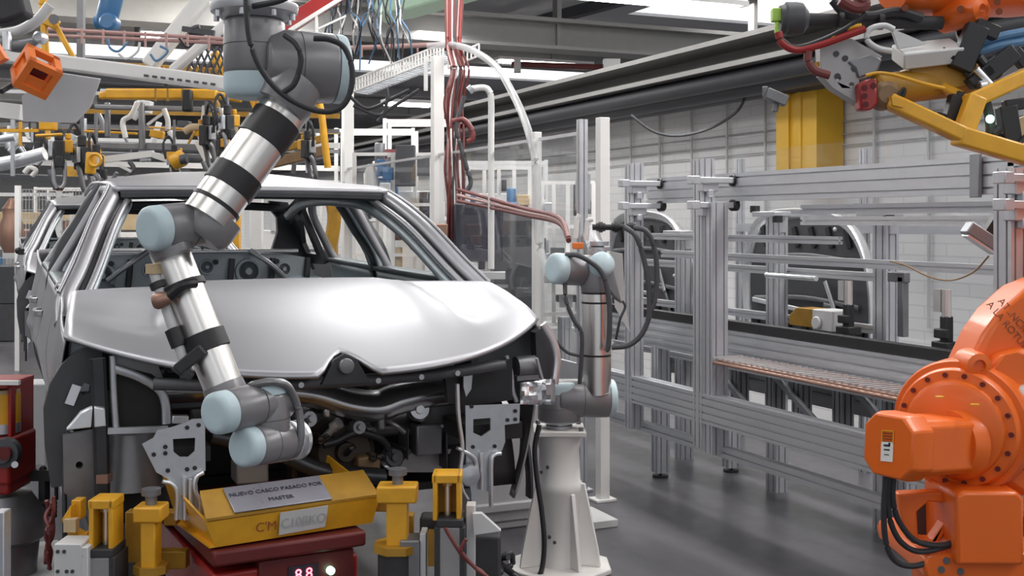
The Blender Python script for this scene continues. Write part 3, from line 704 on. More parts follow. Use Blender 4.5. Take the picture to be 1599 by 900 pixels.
stand_yoke(146, 186, 776, 852, 3.58, (148, 184), 862, 'yellow yoke clamp with steel rod on a grey block, left of the T-shaped stand')
stand_yoke(676, 722, 737, 808, 3.72, (686, 722), 816, 'yellow yoke clamp with steel rod on a grey block, behind the red wires')
M3 = Matrix((RV, FV, UV_)).transposed()
def blk(m, u0, v0, u1, v1, d, dep):
    a, b = at(u0, v1, d), at(u1, v0, d); px = d / FPX
    return m.box((a + b) / 2 + FV * dep / 2, ((u1 - u0) * px, dep, (v1 - v0) * px), M3)
# left-most bracket with drilled plates
c = at(110, 850, 3.5); t = thing('fixture_column', 'drilled grey fixture column with a yellow bracket, at the car\'s left front corner', 'fixture', (c.x, c.y, 0))
m = MB(); a = at(84, 850, 3.5); b = at(128, 850, 3.5); m.box(((a + b) / 2 + FV * .05 - UV_ * a.z / 2), (.085, .10, a.z), M3); m.build('column', 'grey_light', t, bevel=.004)
m = MB(); m.box(at(133, 870, 3.5) + FV * .05 - UV_ * .2, (.02, .11, .46), M3); m.build('side_plate', 'grey_light', t, bevel=.003)
m = MB()
for u, v in ((90, 862), (100, 862), (90, 893), (104, 893), (113, 893), (131, 868)):
    m.cyl(at(u, v, 3.497), at(u, v, 3.51), .006, seg=10)
m.build('bolt', 'black', t)
m = MB(); m.plate([at(u, v, 3.62) for u, v in ((96, 812), (110, 790), (110, 828), (128, 838), (136, 830), (138, 846), (132, 850), (112, 850))], .05, FV); blk(m, 111, 782, 126, 812, 3.66, .05); m.build('bracket', 'yellow', t, bevel=.003)
blk(MB(), 99, 812, 118, 832, 3.60, .03).build('tag_plate', 'tan', t)
blk(MB(), 150, 742, 168, 756, 3.8, .05).build('clamp_pad', 'copper', t)
# cross yokes behind the posts
m = MB(); blk(m, 195, 800, 232, 880, 3.74, .05); blk(m, 232, 862, 290, 890, 3.78, .05); blk(m, 255, 800, 275, 822, 3.74, .05); o = m.build('clamp_beam', 'yellow_dirty_shaded', None, bevel=.004); tag(o, 'dirty yellow clamp beam behind the T-shaped stand at left', 'beam')
m = MB(); blk(m, 560, 770, 610, 800, 3.9, .06); blk(m, 627, 805, 645, 842, 3.85, .05); o = m.build('clamp_beam', 'yellow_dirty_shaded', None, bevel=.004); tag(o, 'dirty yellow clamp beam behind the T-shaped stand at right', 'beam')
# grey guide column right of the tray
c = at(645, 900, 3.7)
t = thing('guide_column', 'grey steel guide column with slotted side, left of the rod clamp', 'fixture', (c.x, c.y, 0))
m = MB(); a = at(640, 845, 3.7); m.box((a + FV * .05 - UV_ * a.z / 2), (.065, .10, a.z), M3); m.build('column', 'steel_mid', t, bevel=.005)
m = MB(); a = at(660, 835, 3.7); m.box((a + FV * .05 - UV_ * a.z / 2), (.02, .08, a.z), M3); m.build('rail', 'grey_light', t, bevel=.003)
blk(MB(), 668, 832, 680, 885, 3.72, .04).build('cover', 'yellow_dirty_shaded', t)
blk(MB(), 655, 808, 690, 840, 3.8, .08).build('carriage', 'black_soft', t, bevel=.01)
# drilled end plate right
c = at(738, 860, 3.72); t = thing('fixture_column', 'pale drilled fixture plate with an angled shelf, below the right crash plate', 'fixture', (c.x, c.y, 0))
m = MB(); a = at(735, 790, 3.72); m.box((a + FV * .03 - UV_ * a.z / 2), (.03, .06, a.z), M3); m.build('plate', 'grey_light', t, bevel=.003)
m = MB(); m.plate([at(u, v, 3.70) for u, v in ((738, 803), (752, 803), (782, 830), (740, 836))], .03, FV); m.build('shelf', 'grey_light', t)
blk(MB(), 738, 838, 782, 1108, 3.75, .12).build('valve_block', 'black_soft', t, bevel=.01)
# red wires and black hoses low right
for i, q in enumerate(([(695, 825), (705, 842), (722, 868), (740, 885), (760, 905), (775, 980), (775, 1140)], [(728, 842), (720, 858), (728, 872), (745, 890), (770, 915), (782, 990), (782, 1140)])):
    cable('signal_wire', [at(u, v, 3.62 - .02 * i) for u, v in q], .006, 'red_cable', ['thin red wire looping down in front of the right rod clamp', 'thin red wire rising beside the right rod clamp'][i], 'wire')
for i in range(6):
    r = random.Random(i); pts = [at(730 + r.uniform(-10, 40) + k * 9, 860 + r.uniform(-15, 25) + k * 5, 3.9 + r.uniform(-.05, .1)) for k in range(6)]
    cable('air_hose', pts, .010, 'rubber', 'black air hose in the tangle at the foot of the drilled plate', 'hose', 'tangled black hoses under the right crash plate')
for i in range(5):
    r = random.Random(20 + i); pts = [at(70 + r.uniform(0, 14), 780 + k * 26 + r.uniform(-6, 6), 3.7 + r.uniform(-.04, .06)) for k in range(5)]
    cable('signal_wire', pts, .006, 'red_cable', 'thin dull red wire hanging at the left front corner of the car', 'wire', 'red wires at the left front corner')
# mount block with pale end, left under fender
c = at(66, 745, 4.4)
m = MB(); blk(m, 40, 735, 78, 752, 4.4, .1); blk(m, 60, 752, 70, 785, 4.4, .05); m.ball(at(67, 733, 4.42), .014); o = m.build('limit_switch', 'black_soft', None); tag(o, 'black limit switch block behind the left front fender', 'switch')
# ================================================================ the two collaborative arms
def joint(t, name, p0, p1, r, cap0=False, cap1=False, caplen=.05, extra=None):
    """turned housing between p0 and p1 with pale blue end lids"""
    p0, p1 = V(p0), V(p1); d = (p1 - p0).normalized(); L = (p1 - p0).length
    m = MB(); b = .012
    m.lathe(p0, d, [(0, r - b), (b * .4, r - b * .3), (b, r), (L * .47, r), (L * .475, r - .003), (L * .485, r - .003), (L * .49, r), (L - b, r), (L - b * .4, r - b * .3), (L, r - b)], 40)
    if extra: extra(m)
    o = m.build(name, 'robot_grey', t, smooth=40)
    for on, q, dd in ((cap0, p0, -d), (cap1, p1, d)):
        if on:
            MB().lathe(q, dd, [(-.004, r * .985), (caplen * .55, r * .985), (caplen * .8, r * .95), (caplen * .95, r * .84), (caplen, r * .7), (caplen * .97, r * .3), (caplen * .97, 0)], 40).build('joint_lid', 'cap_blue', o, smooth=50)['label'] = 'pale blue joint lid'
    return o
# --- arm hanging from overhead, in front of the car
D = 3.05
S0 = at(397, 22, D); S1 = at(397, 112, D)
t = thing('collaborative_robot', 'grey robot arm with steel tubes hanging from overhead in front of the car', 'robot', at(397, -60, D))
m = MB(); m.lathe(at(397, 24, D), (0, 0, 1), [(-.012, .085), (0, .10), (.005, .112), (.02, .116), (.028, .115), (.03, .09), (.09, .085), (.10, .12), (.14, .12)], 40)
for k in range(8):
    a = 2 * PI * k / 8 + .3; q = at(397, 24, D) + V((math.cos(a) * .102, math.sin(a) * .102, 0)); m.cyl(q - V((0, 0, .014)), q + V((0, 0, .002)), .008, seg=8)
m.build('mounting_flange', 'alu', t, smooth=40)
joint(t, 'base_joint', at(397, 30, D), at(397, 118, D), .080, cap1=True, caplen=.062)
sx = (at(530, 108, D + .10) - at(420, 104, D)); sx.normalize()
SC = at(470, 110, D + .02)
joint(t, 'shoulder_joint', at(408, 100, D), at(522, 108, D + .08), .095, cap1=True, caplen=.03)
T0 = at(452, 160, D - .0); T1 = at(322, 342, D - .12)
dv = (T1 - T0).normalized()
MB().lathe(at(464, 128, D), dv, [(0, .07), (.06, .078), (.075, .073), (.09, .07)], 36).build('shoulder_collar', 'robot_grey', t, smooth=40)
tube1 = MB().cyl(T0 - dv * .02, T1, .064, seg=48).build('upper_arm_tube', 'brushed', t)
def strap(f0, f1, r, name='strap', par=None, ra=None, rb=None):
    a, b = (ra or T0).lerp(rb or T1, f0), (ra or T0).lerp(rb or T1, f1)
    return MB().lathe(a, b - a, [(0, r - .004), (.001, r), ((b - a).length - .001, r), ((b - a).length, r - .004)], 40).build(name, 'black', par or t, smooth=40)
strap(.15, .36, .068); strap(.61, .76, .068); strap(.87, .90, .067); 
m = MB(); m.box(T0.lerp(T1, .16) - RV * .05 - FV * .045, (.022, .012, .03), M3); m.build('strap_buckle', 'brushed', t)
# elbow
e0, e1 = at(248, 356, D - .18), at(322, 348, D - .06)
def ex(m):
    m.lathe(at(330, 352, D - .1), (T0 - T1), [(-.045, .052), (-.03, .064), (.0, .068), (.03, .0675)], 36)
    m.lathe(at(268, 388, D - .14), (at(345, 610, D - .13) - at(262, 385, D - .1)) * -1, [(-.02, .050), (.0, .054), (.04, .054)], 36)
joint(t, 'elbow_joint', e0, e1 + (e1 - e0) * .2, .058, cap0=True, caplen=.034, extra=ex)
# forearm
F0 = at(263, 388, D - .10); F1 = at(352, 612, D - .14)
MB().cyl(F0, F1, .0495, seg=48).build('forearm_tube', 'brushed', t)
# side pipe clamped to the forearm
g0, g1 = at(240, 425, D - .14), at(293, 580, D - .17)
MB().tube([g0, g0.lerp(g1, .5), g1], .013, 14).build('service_pipe', 'grey_light', t)
m = MB(); m.cyl(g0 - UV_ * .004, g0 + UV_ * .02, .02, seg=14); m.build('pipe_end', 'tan', t)
fd = (F1 - F0).normalized()
def clip(fr, wid, off):
    c = F0.lerp(F1, fr)
    m = MB(); m.lathe(c - fd * wid / 2, fd, [(0, .050), (.002, .056), (wid - .002, .056), (wid, .050)], 36)
    q = g0.lerp(g1, (fr - .17) / .74)
    m.lathe(q - fd * wid / 2, fd, [(0, .014), (.002, .021), (wid - .002, .021), (wid, .014)], 20)
    m.build('hose_clip', 'black', t, smooth=40)
clip(.27, .02, 0); clip(.66, .05, 0)
m = MB(); m.lathe(at(240, 472, D - .18), at(262, 466, D - .18) - at(240, 472, D - .18), [(0, .017), (.008, .021), (.02, .021), (.045, .014)], 18); m.build('hose_plug', 'copper', t)
MB().tube([at(262, 466, D - .18), at(278, 452, D - .19), at(290, 444, D - .19), at(305, 442, D - .17)], .013).build('hose_loop', 'black', t)
m = MB(); m.bar(at(278, 578, D - .19), at(318, 545, D - .19), .03, .03); m.bar(at(272, 572, D - .19), at(300, 590, D - .19), .022, .022); m.cyl(at(290, 592, D - .19), at(289, 575, D - .19), .014, seg=14); m.build('pipe_bracket', 'black_soft', t, bevel=.004)
# wrists
w1a, w1b = at(352, 643, D - .24), at(445, 622, D - .08)
def ex1(m): m.lathe(F1 + fd * .01, fd * -1, [(-.03, .05), (.0, .054), (.03, .052)], 36)
joint(t, 'wrist_joint', w1a, w1b, .053, cap0=True, caplen=.04, extra=ex1)
w2a = at(418, 612, D - .13); w2b = at(424, 700, D - .13)
joint(t, 'wrist_joint', w2a, w2b, .052, cap0=True, caplen=.028)
w3a, w3b = at(392, 697, D - .20), at(448, 689, D - .10)
joint(t, 'wrist_joint', w3a, w3b, .050, cap0=True, caplen=.036)
m = MB(); dd = (w3b - w3a).normalized(); m.lathe(w3b, dd, [(0, .046), (.006, .05), (.012, .05), (.013, .036), (.03, .036), (.031, .05), (.042, .05), (.045, .02)], 32); m.build('tool_flange', 'galv_bright', t, smooth=40)
MB().tube([at(u, v, d) for u, v, d in ((388, 606, D - .16), (400, 600, D - .18), (430, 597, D - .18), (452, 608, D - .14), (466, 640, D - .12), (470, 680, D - .12), (464, 705, D - .12), (452, 712, D - .11))], .010, 10).build('sensor_cable', 'steel_mid', t)
for i, q in enumerate(([(384, -40), (385, 20), (392, 70), (412, 115), (445, 150), (490, 172), (525, 172), (545, 150), (550, 110), (538, 75), (515, 62), (490, 60)], [(445, 55), (463, 70), (470, 95), (460, 130), (442, 145)], [(395, 10), (440, 0), (470, -20)])):
    MB().tube([at(u, v, D - .16 if k else D - .14) for k, (u, v) in enumerate(q)], .0075, 10).build('robot_cable', 'rubber', t)

# --- second arm on the white pedestal
D2 = 5.30; px2 = D2 / FPX
b = at(873, 880, D2); b.z = 0
t = thing('robot_pedestal', 'white cast pedestal with gusset fins on a round dirty base plate, beside the car', 'pedestal', b)
zb_, ztp = .025, at(0, 676, D2).z
MB().cyl((b.x, b.y, 0), (b.x, b.y, zb_), .25, seg=8).build('base_plate', 'white_dirty', t, bevel=.006)
MB().lathe((b.x, b.y, zb_), (0, 0, 1), [(0, .098), (ztp - .30, .098), (ztp - .29, .105), (ztp - .25, .105), (ztp - .24, .098), (ztp - .10, .092), (ztp - .03, .108), (ztp - zb_, .11)], 36).build('column', 'white_paint', t, smooth=40)
for ang in (200, 340, 100):
    a = math.radians(ang) - YAW; dr = V((math.cos(a), math.sin(a), 0)); n = V((-dr.y, dr.x, 0)); o = V((b.x, b.y, 0))
    MB().plate([o + dr * .06 + UV_ * zb_, o + dr * .195 + UV_ * zb_, o + dr * .185 + UV_ * .10, o + dr * .12 + UV_ * .40, o + dr * .06 + UV_ * .40], .018, n).build('gusset', 'white_paint', t, bevel=.003)
a = -PI / 2 - YAW + .5; dr = V((math.cos(a), math.sin(a), 0)); n = V((-dr.y, dr.x, 0)); o = V((b.x, b.y, 0))
MB().plate([o + dr * .06 + UV_ * zb_, o + dr * .17 + UV_ * zb_, o + dr * .11 + UV_ * .36, o + dr * .06 + UV_ * .38], .018, n).build('gusset', 'white_paint', t, bevel=.003)
m = MB(); m.box((b.x, b.y, ztp + .012), (.235, .235, .024), M3)
m.build('top_flange', 'white_dirty', t, bevel=.004)
m = MB()
for s in (-1, 1):
    for q in (-1, 1): m.cyl(V((b.x, b.y, ztp + .02)) + RV * s * .095 + FV * q * .095, V((b.x, b.y, ztp + .04)) + RV * s * .095 + FV * q * .095, .012, seg=6)
m.build('bolt', 'steel_mid', t)
m = MB()
for u, v in ((855, 731), (845, 738), (858, 840), (866, 848)): c = at(u, v, D2 - .10); m.cyl(c, c + FV * .02, .008, seg=8)
m.build('threaded_hole', 'charcoal', t)
t = thing('collaborative_robot', 'grey collaborative robot arm standing on the white pedestal, draped with black cables', 'robot', (b.x, b.y, ztp + .024))
c0 = V((b.x, b.y, ztp + .024))
MB().lathe(c0, (0, 0, 1), [(0, .062), (.012, .062), (.014, .052), (.03, .052), (.03, .095), (.035, .1)], 36).build('base_flange', 'galv', t, smooth=40)
joint(t, 'base_joint', c0 + UV_ * .03, c0 + UV_ * .165, .098, cap1=True, caplen=.05)
joint(t, 'shoulder_joint', at(868, 622, D2 - .02), at(950, 622, D2 + .02), .088, cap1=True, caplen=.03)
A0 = at(932, 605, D2 - .02); A1 = at(931, 452, D2 - .02)
MB().lathe(at(931, 622, D2), (0, 0, 1), [(0, .06), (.03, .085), (.045, .074)], 36).build('shoulder_collar', 'robot_grey', t, smooth=40)
MB().cyl(A0 - UV_ * .03, A1, .066, seg=40).build('upper_arm_tube', 'brushed', t)
for v, h in ((556, 3), (474, 3), (459, 4)):
    q = at(931, v, D2 - .02); MB().cyl(q, q + UV_ * h * px2, .068, seg=36).build('tube_band', 'black', t)
def ex2(m): m.lathe(at(931, 456, D2 - .02), (0, 0, 1), [(0, .068), (.02, .072), (.1, .072), (.15, .06)], 32)
joint(t, 'elbow_joint', at(876, 420, D2 - .08), at(935, 424, D2 + .03), .072, cap0=True, caplen=.05, extra=ex2)
m = MB(); m.plate([at(u, v, D2 - .09) for u, v in ((918, 410), (930, 396), (952, 398), (960, 430), (972, 476), (960, 468), (940, 440))], .06, FV); m.build('elbow_shield', 'robot_grey', t, bevel=.012)
m = MB(); m.lathe(at(938, 415, D2 - .06), at(946, 408, D2 - .12) - at(938, 415, D2 - .06), [(0, .06), (.035, .056), (.05, .04), (.052, 0)], 28); m.build('joint_lid', 'cap_blue', t, smooth=50)
# forearm reaching away behind, tool head with cable glands
joint(t, 'forearm', at(936, 412, D2), at(922, 372, D2 + .35), .05)
m = MB(); m.cyl(at(936, 384, D2 + .1), at(936, 377, D2 + .1), .045, seg=24); m.cyl(at(936, 392, D2 + .1), at(936, 386, D2 + .1), .05, seg=24); m.build('tool_flange', 'galv', t)
m = MB(); m.tube([at(u, v, D2 + .1) for u, v in ((916, 376), (917, 350), (919, 344), (926, 343))], .012); m.tube([at(u, v, D2 + .12) for u, v in ((899, 372), (901, 345), (905, 335))], .012); m.build('fluid_pipe', 'white_paint', t)
m = MB()
for u in (938, 962, 985): m.cyl(at(u - 7, 355, D2 + .1), at(u + 7, 355, D2 + .1), .02, seg=14); m.cyl(at(u - 3, 355, D2 + .1), at(u + 3, 355, D2 + .1), .026, seg=14)
m.cyl(at(925, 355, D2 + .1), at(992, 355, D2 + .1), .014, seg=12); m.build('cable_gland', 'black', t)
m = MB(); m.box(at(902, 384, D2 + .05), (.05, .05, .03), M3); m.build('connector', 'orange_lamp', t, bevel=.004)
for q, r in (([(975, 355), (992, 368), (1004, 400), (1012, 440), (1014, 475), (1012, 500), (1000, 525), (980, 540), (955, 543)], .016),
          ([(990, 356), (1010, 362), (1022, 390), (1026, 430), (1022, 470), (1016, 485)], .016),
          ([(884, 398), (905, 400), (935, 420), (948, 450), (952, 490), (950, 540), (945, 548)], .016),
          ([(882, 440), (884, 470), (896, 500), (908, 520), (908, 560), (905, 600)], .013),
          ([(850, 505), (866, 530), (885, 550), (905, 556)], .010), ([(962, 530), (968, 500), (976, 480), (972, 470)], .008)):
    MB().tube([at(u, v, D2 - .13 if k else D2 - .1) for k, (u, v) in enumerate(q)], r * .75, 10).build('robot_cable', 'charcoal', t)
m = MB(); m.plate([at(u, v, D2 + .2) for u, v in ((952, 392), (972, 396), (976, 470), (984, 520), (960, 480))], .004, FV); m.build('side_cover', 'grey_light', t)

cable('air_hose', [at(u, v, D2 - .16) for u, v in ((842, 664), (835, 700), (838, 745), (846, 800), (850, 850), (846, 890), (838, 905))], .012, 'rubber', 'black hose running down the left side of the white pedestal', 'hose')
# ================================================================ aluminium gantry, conveyor and guards on the right
YV, ZV = V((0, 1, 0)), V((0, 0, 1))
def Yof(u, X):
    t = (u - UC) / FPX; return X / (CY * t + SY) * (CY - SY * t)
def zof(u, v, X): return atX(u, v, X).z
def prof_post(name, X, Y, z0, z1, w, h, par, nw=1, nh=1, m='alu'):
    mb = MB(); extrusion(mb, V((X, Y, z0)), V((X, Y, z1)), w, h, nw, nh, up=V((1, 0, 0))); return mb.build(name, m, par, smooth=20)
def prof_rail(name, X, Y0, Y1, z, w, h, par, nw=1, nh=1, m='alu'):
    mb = MB(); extrusion(mb, V((X, Y0, z)), V((X, Y1, z)), w, h, nw, nh, up=ZV); return mb.build(name, m, par, smooth=20)
XG = 3.5
YA, YB, YC = Yof(1099, XG), Yof(990, XG), Yof(1578, XG)
g = thing('gantry_frame', 'aluminium profile gantry with three tall posts and long top beams', 'gantry', (XG, YA, 0))
prof_post('post', XG, YA, .36, 1.94, .085, .085, g, 2, 2)
prof_post('post', XG + .02, YA - .085, .34, 1.70, .085, .10, g, 2, 2)
prof_post('post', XG, YB, .34, 1.95, .085, .085, g, 2, 2)
prof_post('post', XG, YC, .34, 1.80, .085, .085, g, 2, 2)
prof_rail('beam', XG + .17, YC + .12, YB + .1, 1.785, .05, .155, g, 1, 3)
prof_rail('beam', XG + .17, YC - .1, YC + .15, 1.785, .05, .11, g, 1, 2)
m = MB(); m.box((XG + .13, YC + .30, 1.785), (.02, .05, .18)); m.build('end_plate', 'alu_dark', g, bevel=.003)
prof_rail('beam', XG + .42, YC - .1, Yof(1255, XG + .42), 1.66, .045, .05, g, 1, 1)
prof_rail('beam', XG + .42, YC - .1, Yof(1255, XG + .42), 1.60, .045, .045, g, 1, 1, 'galv_bright')
prof_rail('beam', XG + .45, YC - .2, YB + .4, 1.385, .04, .045, g, 1, 1)
prof_rail('beam', XG + .35, YA - .7, YB + .4, 1.50, .04, .04, g, 1, 1)
prof_rail('lower_rail', XG, YC - .3, YB + .5, .58, .08, .16, g, 1, 4)
prof_rail('lower_rail', XG + .06, YC - .3, YB + .5, .35, .05, .06, g, 1, 1)
# sliding clamps with black knobs
def slide_clamp(X, Y, z, L0, L1, r=.032):
    m = MB(); m.box((X + (L1 - L0) / 2, Y - .07, z), (L0 + L1, .05, .032)); m.box((X, Y - .04, z - .035), (.10, .06, .05)); m.box((X, Y - .05, z - .07), (.035, .05, .04))
    m.box((X - L0 + .02, Y - .07, z), (.05, .06, .045))
    c = m.build('slide_clamp', 'alu', g, bevel=.004)
    k = MB(); k.cyl((X + L1 - .02, Y - .07, z), (X + L1 + .02, Y - .07, z), r, seg=20, bev=.004); k.cyl((X + L1 - .12, Y - .07, z), (X + L1, Y - .07, z), .008, seg=8); k.build('knob', 'black', c)
    return c
for Y, zs in ((YA, (1.82, 1.685)), (YB, (1.825, 1.69)), (YC, (1.76, 1.66))):
    for z in zs: slide_clamp(XG, Y, z, .13, .15)
# conveyor -------------------------------------------------------------------------------------------------
XF, XB = 3.74, 4.15
Yn, Yf = YC - .6, YB + 1.2
cv = thing('conveyor', 'aluminium profile conveyor with a black edge strip and copper coloured rods, behind the gantry', 'conveyor', (XF, 6.2, 0))
m = MB(); m.box2((XF - .02, Yn, .985), (XF + .03, Yf, 1.04)); m.build('belt_edge', 'black', cv, bevel=.004)
for k in range(3):
    prof_rail('side_profile', XF - .01 - .012 * k, Yn, Yf, .962 - .046 * k, .035, .045, cv, 1, 1, 'alu')
rods = MB()
for k in range(5): rods.cyl((XF - .12 - .035 * k, Yn, .862 - .006 * k), (XF - .12 - .035 * k, Yof(1140, XF - .15), .862 - .006 * k), .009, seg=8)
rods.build('guide_rod', 'copper', cv)
prof_rail('cross_profile', XB - .12, Yn, Yf, .72, .04, .04, cv)
prof_rail('cross_profile', XB + .2, Yn, Yf, .62, .04, .08, cv, 1, 2, 'alu_dark')
m = MB(); m.box2((XB + .26, Yn, .50), (XB + .28, Yf, .86)); m.build('back_panel', 'grey_block', cv)
m = MB(); yy = Yn
while yy < Yof(1140, XF - .15):
    m.box((XF - .19, yy, .868), (.19, .012, .010)); yy += .05
m.build('roller_slat', 'galv_bright', cv)
prof_rail('cross_profile', XF - .02, Yn, Yf, .83, .04, .04, cv)
prof_rail('cross_profile', XB, Yn, Yf, .83, .08, .08, cv, 1, 2)
prof_rail('cross_profile', XB, Yn, Yf, .42, .04, .08, cv, 1, 2, 'alu_dark')
for X, Y in ((XF, 6.22), (XF, 3.2), (XB + .08, 6.17), (XB + .08, 4.6), (XF, 8.2), (XB, 8.4)):
    l = prof_post('leg', X, Y, .03, .82, .085, .085, cv, 2, 2)
    m = MB(); m.cyl((X, Y, 0), (X, Y, .015), .05, seg=16); m.cyl((X, Y, .01), (X, Y, .06), .012, seg=8); m.build('levelling_foot', 'black', l)
for Y in (5.9, 5.55, 5.3, 4.95, 4.55, 4.2, 7.2, 6.8):
    prof_post('upright', XB - .04, Y, .46, .80, .08, .08, cv, 2, 2, 'alu_dark')
m = MB()
for Y in (5.75, 5.1, 4.4): m.bar(V((XB - .1, Y, .5)), V((XB - .1, Y + .5, .78)), .03, .03)
m.build('brace', 'alu_dark', cv)
# rear rack posts carrying the hood shells
XP = 4.3
rk = thing('panel_rack', 'aluminium profile rack behind the conveyor, holding two upright hood shells', 'rack', (XP, 5.6, 0))
for u, zt in ((1213, 1.62), (1383, 1.62), (1068, 1.5)):
    Y = Yof(u, XP - .12); prof_post('post', XP - .12, Y, 0., zt, .10, .085, rk, 2, 2)
    m = MB(); m.box((XP - .16, Y, zt + .02), (.12, .22, .03)); m.box((XP - .12, Y - .03, zt - .04), (.05, .06, .10)); m.build('clamp_head', 'alu', rk, bevel=.004)
    m = MB(); m.cyl((XP - .19, Y + .12, zt + .03), (XP - .19, Y + .12, zt + .07), .03, seg=14); m.cyl((XP - .19, Y - .10, zt - .03), (XP - .19, Y - .10, zt + .01), .03, seg=14); m.build('suction_cup', 'black', rk)
for z in (1.30, 1.02): prof_rail('rail', XP - .06, Yof(1395, XP), Yof(1000, XP), z, .045, .045, rk)
m = MB(); m.cyl((XP - .2, Yof(1320, XP), 1.28), (XP - .2, Yof(1240, XP), 1.28), .015, seg=10); m.build('chrome_bar', 'galv_bright', rk)
# hood shells standing on edge, inner side towards the line
def hood_shell(Y0, label, kids=True):
    t = thing('hood_shell', label, 'hood panel', (XP + .18, Y0, .72), 'hood shells in the rack')
    def ol(s, dx=0.):     # outline (y, z) : a rounded top and slightly tapering sides
        pts = [(-.62, .0), (-.63, .30), (-.62, .50), (-.57, .68), (-.47, .83), (-.32, .92), (-.1, .955), (.15, .96), (.36, .94), (.50, .87), (.58, .74), (.62, .55), (.60, .3), (.52, .0)]
        pts = smooth_path([V((0, a, b)) for a, b in pts], 4)
        return [V((XP + .18 + dx, Y0 + p.y * s, .72 + .03 + (p.z - .03) * s)) for p in pts]
    R = [ol(.90, .02), ol(.955, -.035), ol(.99, -.04), ol(1.0, -.01), ol(.98, .03)]
    MB().ring_loft(R, cap=False, closed=False).build('rim', 'galv_bright', t, smooth=50, solid=.004)
    MB().plate(ol(.955, .035), .01, (1, 0, 0)).build('outer_skin', 'body', t)
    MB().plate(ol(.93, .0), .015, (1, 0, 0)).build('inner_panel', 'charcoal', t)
    m = MB()
    for k in range(7): m.bar(V((XP + .17, Y0 - .48 + k * .16, .86)), V((XP + .17, Y0 - .52 + k * .17, 1.0)), .05, .02, (1, 0, 0))
    for k in range(6): m.bar(V((XP + .17, Y0 - .42 + k * .16, 1.44)), V((XP + .17, Y0 - .38 + k * .16, 1.56)), .035, .02, (1, 0, 0))
    m.build('stiffening_rib', 'black', t)
    m = MB()
    for z in (1.10, 1.36): m.path_bar([V((XP + .165, Y0 - .5, z)), V((XP + .165, Y0, z + .03)), V((XP + .165, Y0 + .5, z))], .03, .015, (1, 0, 0))
    m.path_bar([V((XP + .16, Y0 - .40, .80)), V((XP + .16, Y0 - .30, 1.06)), V((XP + .16, Y0 - .2, 1.1))], .03, .015, (1, 0, 0))
    m.build('swage', 'steel_mid', t, smooth=50)
    for a, b in ((-.3, 1.55), (.2, 1.53), (-.42, 1.2), (.1, 1.28)): MB().ball(V((XP + .16, Y0 + a, b)), .014, 8).build('fastener', 'galv_bright', t)
    m = MB(); m.path_bar([V((XP + .15, Y0 - .22, 1.24)), V((XP + .15, Y0 - .3, 1.08))], .03, .012, (1, 0, 0)); m.build('hinge_stay', 'galv_bright', t); m = MB(); m.path_bar([V((XP + .15, Y0 - .05, 1.05)), V((XP + .15, Y0 + .5, 1.09))], .03, .015, (1, 0, 0))
    m.build('hinge_stay', 'galv_bright', t)
    return t
hood_shell(5.74, 'dark inner side of an upright hood shell seen between the two right gantry posts')
hood_shell(5.74 + 1.9, 'upright hood shell seen behind the left gantry posts, its bright curved top showing')
# small equipment on the conveyor ------------------------------------------------------------------------
def toggle(u, v, X, label, s=1.):
    p = atX(u, v, X); p.z = 1.02
    t = thing('toggle_clamp', label, 'clamp', p, 'clamps on the conveyor')
    m = MB(); m.box(p + V((0, 0, .02)), (.10 * s, .12 * s, .04)); m.box(p + V((0, 0, .10 * s)), (.05 * s, .05 * s, .16 * s)); m.box(p + V((-.03, 0, .09 * s)), (.03, .08 * s, .05 * s)); m.build('clamp_base', 'black', t, bevel=.005)
    m = MB(); m.cyl(p + V((0, 0, .17 * s)), p + V((0, 0, .32 * s)), .025 * s, seg=14); m.box(p + V((0, .05 * s, .26 * s)), (.03, .05 * s, .12 * s)); m.build('cylinder', 'brushed', t)
    return t
toggle(1325, 530, 3.95, 'black clamp with a steel cylinder on the conveyor in front of the dark hood shell', .85)
toggle(1478, 545, 3.85, 'black clamp with a steel cylinder near the right end of the conveyor', .85)
p = atX(1410, 535, 4.1)
m = MB(); m.box2((p.x - .02, p.y - .02, 1.02), (p.x + .02, p.y + .02, p.z + .33)); m.box2((p.x - .02, p.y - .03, p.z + .30), (p.x + .02, p.y + .09, p.z + .35)); o = m.build('bracket_post', 'steel_mid', None, bevel=.004); tag(o, 'dark bracket post with a short top arm, right of the last rack post', 'bracket')
p = atX(1253, 512, 4.0)
m = MB(); m.plate([V((p.x, p.y + a, 1.02 + b)) for a, b in ((.12, 0), (.12, .05), (.06, .10), (-.10, .10), (-.14, .06), (-.14, 0))], .12, (1, 0, 0)); o = m.build('gripper_pad', 'yellow_dirty_shaded', None, bevel=.006); tag(o, 'small yellow pad block lying on the conveyor under the dark hood shell', 'block')
p = atX(1300, 505, 4.0)
m = MB(); m.box((p.x, p.y, 1.075), (.14, .16, .11)); m.cyl((p.x - .09, p.y + .03, 1.06), (p.x - .07, p.y + .03, 1.06), .035, seg=14); o = m.build('valve_box', 'grey_light', None, bevel=.006); tag(o, 'pale grey box on the conveyor between the yellow pad and the black clamp', 'box')
